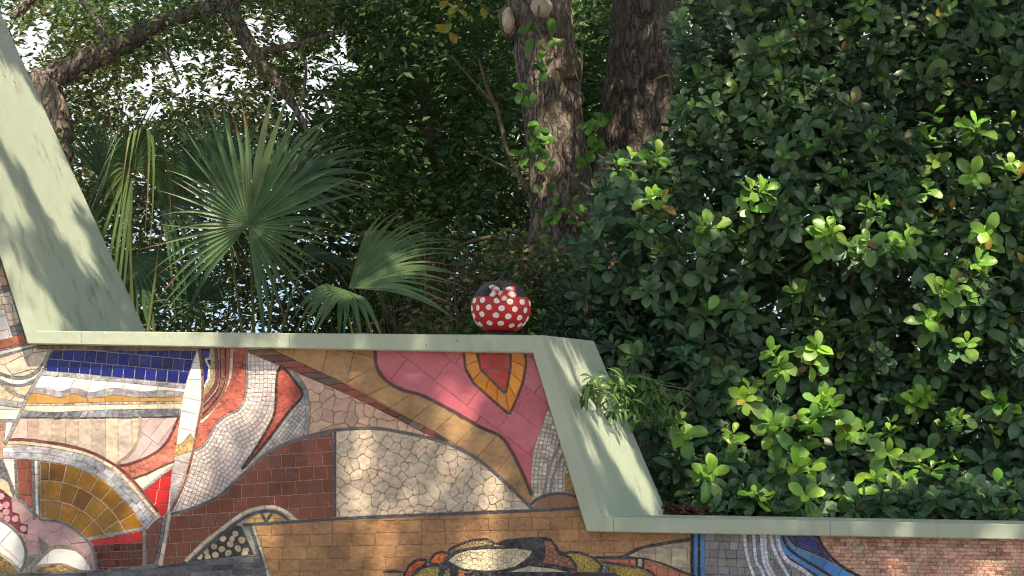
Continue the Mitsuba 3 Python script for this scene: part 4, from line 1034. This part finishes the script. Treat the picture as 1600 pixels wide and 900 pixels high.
# left tree with heavy limbs
TR3 = thing('tree', 'tree at upper left with heavy dark limbs crossing bright gaps of sky', 'tree')
tp, tr = limb([(70, 760, 34), (72, 500, 30), (86, 300, 26), (88, 210, 25), (76, 150, 24), (66, 124, 21), (64, 108, 12)], 5.0, 10)
put(TR3 + '__trunk', tube_mesh(tp, tr, 36, 0.02, 12), 'bark', True)
for L_ in ([(66, 128, 20), (120, 102, 19), (180, 74, 18), (232, 44, 16), (280, 26, 13), (340, 8, 11), (430, -30, 9)], [(330, -60, 15), (352, 6, 14), (378, 50, 12.5), (405, 95, 11), (436, 132, 9.5), (462, 170, 6), (485, 215, 3)],
           [(400, 82, 7), (440, 75, 6), (480, 66, 5), (540, 46, 3)], [(170, 78, 9), (150, 30, 7), (100, -40, 5)], [(470, 70, 4), (478, 110, 3), (470, 170, 2)], [(20, 30, 8), (50, 0, 6), (90, -30, 5)], [(230, 50, 6), (262, 90, 4), (280, 130, 2.5)]):
    lp, lr = limb(L_, 5.0, 9)
    put(TR3 + '__limb', tube_mesh(lp, lr, 14, 0.012, 14), 'bark', True)


def sky_gaps(q):
    g_ = np.zeros(len(q))
    for cx, cy, rx, ry, s in ((300, 120, 85, 45, 0.92), (235, 150, 50, 35, 0.9), (420, 55, 60, 40, 0.88), (510, 100, 50, 60, 0.88), (50, 60, 45, 50, 0.9), (300, 330, 60, 50, 0.85), (480, 170, 60, 40, 0.85), (270, 420, 90, 90, 0.4), (330, 495, 120, 40, 0.3), (220, 250, 50, 60, 0.6), (700, 430, 90, 60, 0.55), (470, 300, 40, 40, .5)):
        d = ((q[:, 0] - cx) / rx) ** 2 + ((q[:, 1] - cy) / ry) ** 2
        g_ = np.maximum(g_, s * np.clip(1.5 - d, 0, 1) * (0.55 + 0.45 * (meshkit.fbm(np.stack([q[:, 0] / 28, q[:, 1] / 28, q[:, 0] * 0], 1), 2, 6) > 0.42)))
    return g_


cloud(rb, [(-60, 600, -80, 330, 4.6, 8.0), (60, 520, 250, 560, 5.2, 8.5, 1.2)], MIDGREEN + OLIVE[:3] + OLIVE[:1] + DKGREEN[:1], 29000, 0.075, TR3 + '__crown', 0.44, 1.5, 41, hole=sky_gaps)
# trees of the thicket in the middle
TR4 = thing('tree', 'dense dark leafy tree filling the gap between the palms and the knotted trunk', 'tree')
for L_ in ([(826, 300, 4.5, -0.6), (795, 240, 3.6, -.6), (778, 175, 3.2, -.6), (762, 138, 2.8, -.6), (748, 92, 1.8, -.6)], [(775, 165, 2.5, -.6), (735, 122, 2, -.6), (706, 88, 1.2, -.6)], [(824, 286, 3, -.6), (790, 262, 2.4, -.6), (745, 240, 1.8, -.6), (725, 236, 1.2, -.6)], [(850, 380, 4, -.4), (760, 372, 4, -.4), (690, 400, 3.5, -.4), (640, 430, 3, -.4)], [(700, 700, 14, 1), (690, 400, 11, 1), (670, 200, 9, 1), (640, -50, 7, 1)]):
    lp, lr = limb(L_, 5.4, 8)
    put(TR4 + '__branch', tube_mesh(lp, lr, 10, 0.006, 15), 'twig', True)
cloud(rb, [(420, 860, -120, 400, 5.2, 9.5), (880, 980, -100, 420, 7, 9.5), (430, 940, 380, 600, 6.5, 9, 0.6)], DKGREEN + MIDGREEN + MIDGREEN, 38000, 0.11, TR4 + '__crown', 0.36, 1.3, 51, hole=lambda q: 0.9 * sky_gaps(q))
TR5 = thing('bush', 'low olive green bush with twiggy dry growth behind the pumpkin', 'bush')
cloud(rb, [(560, 960, 360, 560, 3.2, 5.6)], OLIVE + MIDGREEN, 7500, 0.075, TR5 + '__foliage', 0.43, 1.8, 61, hole=lambda q: 0.8 * sky_gaps(q))
for _ in range(40):
    x = rb.uniform(570, 800); y = rb.uniform(3.4, 5.2)
    b = at(x, 640, y); b[2] = 1.15; t = at(x + rb.normal(0, 50), rb.uniform(340, 480), y + rb.normal(0, .2))
    put(TR5 + '__twig', tube_mesh(*smooth_path([b, (b + t) / 2 + rb.normal(0, 0.08, 3), t], [0.009, 0.006, 0.003], 6), 5), 'twig', True)
TR6 = thing('bush', 'dark low bush between the pumpkin and the sloping coping', 'bush')
cloud(rb, [(840, 1060, 410, 640, 2.4, 4.2)], DKGREEN + MIDGREEN[:1], 9000, 0.07, TR6 + '__foliage', 0.36, 1.8, 71, asp=0.4)
for k, (bx, lab, cols, n_) in enumerate((((-600, 520, -200, 700, 14, 20), 'pale sunlit tree far behind the palms at left', MIDGREEN + OLIVE, 29000), ((430, 1000, -200, 700, 13, 19), 'sunlit tree far behind the middle thicket', MIDGREEN + OLIVE, 26000), ((900, 1750, -200, 700, 12, 18), 'tree far behind the tall shrub at right', DKGREEN + MIDGREEN + OLIVE, 17000))):
    t_ = thing('distant_tree', lab, 'tree')
    cloud(rb, [bx], cols, n_, 0.16, t_ + '__crown', 0.40, 0.7, 81 + k, hole=sky_gaps)
    x0 = (-120, 660, 1330)[k]
    b = at(x0, 600, 16); b[2] = 0.3
    put(t_ + '__trunk', tube_mesh(*smooth_path([b, at(x0 + 10, 300, 16), at(x0 - 20, -200, 16)], [0.25, 0.2, 0.1], 10), 14, 0.02, 5), 'bark', True)

# ------------------------------------------------------------------ the painted pumpkin on the wall
PK = at(782.5, 480.5, 0.12); PR, PH = 0.178, 0.157
PUMP = thing('pumpkin', 'painted pumpkin on the wall, black above, red with white dots below, with a bow', 'pumpkin')
zb = at(782, 523, 0.12)[2]
spots = []
for x, y in D('345,402 420,410 540,417 655,424 763,418 832,418 318,465 373,470 470,474 590,482 706,488 797,485 345,538 415,532 533,545 640,550 742,558 810,555 405,605 480,600 583,608 670,620 742,615 365,598 790,600'):
    x, y = x + 4 * math.sin(x * 7.1), y + 4 * math.sin(y * 5.3)
    wx = (680 + x / 5.627 - 782.5) * 10.12 / FPX / PR; wz = -(400 + y / 5.627 - 480.5) * 10.12 / FPX / PH
    rr = math.hypot(wx, wz)
    if rr > 0.985: wx, wz = wx / rr * 0.985, wz / rr * 0.985
    spots.append((wx, -math.sqrt(1 - wx * wx - wz * wz), wz))
for i, zz in enumerate((0.1, -0.2, -0.5)):
    for a_ in np.linspace(0.25, math.pi - 0.25, 6): spots.append((math.cos(a_ + i * 0.2) * math.sqrt(1 - zz * zz), math.sin(a_ + i * 0.2) * math.sqrt(1 - zz * zz), zz))


def dotted(centre, scale, pts, rad, ground):
    def fn(p, n, uv):
        q = (p - mi.Point3f(*centre.tolist())) / mi.Vector3f(*scale)
        d = mi.Float(9)
        for s in pts: d = dr.minimum(d, dr.norm(q - mi.Vector3f(*[float(x) for x in s])))
        worn = 0.012 * (dfbm(p.x * 60, p.y * 60, p.z * 60, 2) - 0.5)
        c = mix((0.78, 0.75, 0.70), ground, smoothstep(rad - 0.012, rad + 0.012, d + worn))
        return c * (0.85 + 0.3 * dfbm(p.x * 30, p.y * 30, p.z * 30, 3))
    return fn


scene['pumpkin_red'] = {'type': 'twosided', 'b': {'type': 'principled', 'base_color': mikit.proc(dotted(PK, (PR, PR, PH), spots, 0.107, (0.42, 0.018, 0.022))), 'roughness': 0.42, 'specular': 0.45}}
scene['pumpkin_black'] = {'type': 'twosided', 'b': {'type': 'bumpmap', 'scale': 0.004, 'tex': mikit.proc(lambda p, n, uv: dfbm(p.x * 70, p.y * 70, p.z * 70, 3)), 'b': {'type': 'principled', 'base_color': mikit.proc(lambda p, n, uv: mix((0.007, 0.007, 0.010), (0.02, 0.02, 0.025), dfbm(p.x * 25, p.y * 25, p.z * 25, 3))), 'roughness': 0.5}}}


def revolve(prof, n=96, ribs=0.018, count=11):
    prof = np.array(prof); th = np.linspace(0, 2 * np.pi, n, endpoint=False)
    rib = 1 - ribs * (1 - np.abs(np.cos(th * count / 2))) ** 2 * 2
    R_ = prof[:, 0][:, None] * rib[None]
    v = np.stack([R_ * np.cos(th), R_ * np.sin(th), np.repeat(prof[:, 1][:, None], n, 1)], -1).reshape(-1, 3)
    i, j = np.meshgrid(np.arange(len(prof) - 1), np.arange(n), indexing='ij')
    q = np.stack([i * n + j, i * n + (j + 1) % n, (i + 1) * n + (j + 1) % n, (i + 1) * n + j], -1).reshape(-1, 4)
    return v, np.vstack([q[:, [0, 1, 2]], q[:, [0, 2, 3]]])


ph = np.radians(np.linspace(-80, 19, 34))
low = [(PR * math.cos(a_) ** 0.85, PH * math.sin(a_)) for a_ in ph]
rim = low[-1]
low += [(rim[0] - 0.004, rim[1] + 0.003), (rim[0] - 0.016, rim[1] + 0.001)]
v, f = revolve(low); put(PUMP + '__lower_shell', (v + PK, f), 'pumpkin_red', 40, label='red lower half with white dots')
upz = [(PR * 0.955 * math.cos(a_) ** 0.8, PH * 0.985 * math.sin(a_) + 0.004) for a_ in np.radians(np.linspace(12, 84, 22))] + [(0.012, PH * 0.965), (0.0005, PH * 0.95)]
v, f = revolve(upz, ribs=0.03); put(PUMP + '__upper_shell', (v + PK, f), 'pumpkin_black', 40, label='black upper half')
sp, sr = smooth_path([PK + [0, 0, PH * 0.93], PK + [0.004, 0, PH + 0.022], PK + [0.018, -0.004, PH + 0.047], PK + [0.034, -0.006, PH + 0.056]], [0.022, 0.012, 0.010, 0.011], 6)
put(PUMP + '__stem', tube_mesh(sp, sr, 10, 0.003, 2), 'pumpkin_black', 40)
v, f = revolve([(0.0005, 0), (0.088, 0), (0.092, 0.003), (0.09, 0.010), (0.07, 0.016)], ribs=0.0)
put(PUMP + '__base', (v + [PK[0], PK[1], PK[2] - PH - 0.006], f), 'pumpkin_black', 40)


def bowpx(x, y, off):
    w = at(680 + x / 5.627, 400 + y / 5.627, 0.12)
    qx, qz = (w[0] - PK[0]) / PR, (w[2] - PK[2]) / PH
    return np.array([w[0], PK[1] - PR * math.sqrt(max(0.02, 1 - qx * qx - qz * qz)) - off, w[2]])


def bow_piece(key, pts, cen, spotpx, rad, thick=0.024):
    """A padded loop of ribbon from its outline, bulging away from the pumpkin."""
    o = np.array([bowpx(x, y, 0.002) for x, y in cm(np.vstack([pts, pts[:1]]), 14)[:-1]])
    c = bowpx(*cen, thick); n = len(o)
    rings = [o + [0, 0.01, 0], o] + [o + (c - o) * t + np.array([0, -thick * math.sin(t * 1.57) ** 0.6 * 0.8, 0]) * (1 - t) for t in (0.12, 0.3, 0.55, 0.8)]
    v = np.vstack(rings + [c[None]]); m_ = len(rings)
    i, j = np.meshgrid(np.arange(m_ - 1), np.arange(n), indexing='ij')
    q = np.stack([i * n + j, i * n + (j + 1) % n, (i + 1) * n + (j + 1) % n, (i + 1) * n + j], -1).reshape(-1, 4)
    k = np.arange(n)
    f = np.vstack([q[:, [0, 1, 2]], q[:, [0, 2, 3]], np.stack([(m_ - 1) * n + k, (m_ - 1) * n + (k + 1) % n, np.full(n, m_ * n)], 1)])
    pts3 = [(bowpx(*s, thick * 0.7) - PK) for s in spotpx]
    nm = f'bow_red_{len([k for k in scene if k.startswith("bow_red")])}'
    scene[nm] = {'type': 'twosided', 'b': {'type': 'principled', 'base_color': mikit.proc(dotted(PK, (1, 1, 1), pts3, rad, (0.42, 0.018, 0.022))), 'roughness': 0.45}}
    put(key, (v, f), nm, 50)


BOW = PUMP + '__bow'
bow_piece(BOW, D('555,330 585,318 615,322 640,345 640,395 610,420 570,415 548,385'), (595, 365), [(572, 342), (612, 400)], 0.016)
labels[BOW] = {'label': 'red bow with white dots on the front of the pumpkin'}
bow_piece(BOW + '__loop', D('560,345 530,375 490,382 478,362 500,335 470,290 478,262 505,262 545,280 572,312'), (520, 325), [(503, 355), (545, 300), (490, 272)], 0.0205)
bow_piece(BOW + '__loop', D('625,345 618,305 640,285 690,275 710,300 708,330 722,368 690,392 655,385 630,370'), (668, 330), [(652, 298), (678, 360)], 0.0215)

# ------------------------------------------------------------------ litter
rl = np.random.default_rng(9)
n = 5000
P = np.stack([rl.uniform(-4, 5, n), rl.uniform(1.22, 4.0, n), np.zeros(n)], 1); P[:, 2] = bed_z(P[:, 0], P[:, 1]) + rl.uniform(0.005, 0.05, n)
m_ = 260                                                                       # a drift of leaves in the corner by the sloping coping
hp = np.stack([1042 + 75 * rl.random(m_) ** 1.3, rl.uniform(796, 812, m_)], 1); hp[:, 1] -= 16 * np.clip(1 - (hp[:, 0] - 1042) / 60, 0, 1) * rl.random(m_)
P[:m_] = at_n(hp, rl.uniform(1.22, 1.5, m_)); P[:m_, 2] = np.maximum(P[:m_, 2], 1.17)
a = rl.uniform(0, 2 * np.pi, n); L = rl.uniform(0.05, 0.11, n)
v, tf, c = leaf_mesh(P, np.stack([np.cos(a), np.sin(a), rl.normal(0, 0.3, n)], 1), np.stack([rl.normal(0, 0.4, n), rl.normal(0, 0.4, n), np.ones(n)], 1), L, L * 0.45, palette([(0.16, 0.09, 0.05), (0.22, 0.13, 0.075), (0.1, 0.06, 0.04)], n, rl), 0)
put_leaves('leaf_litter', v, tf, c, 'far_leaf', kind='stuff', label='dry brown fallen leaves on the planting bed')
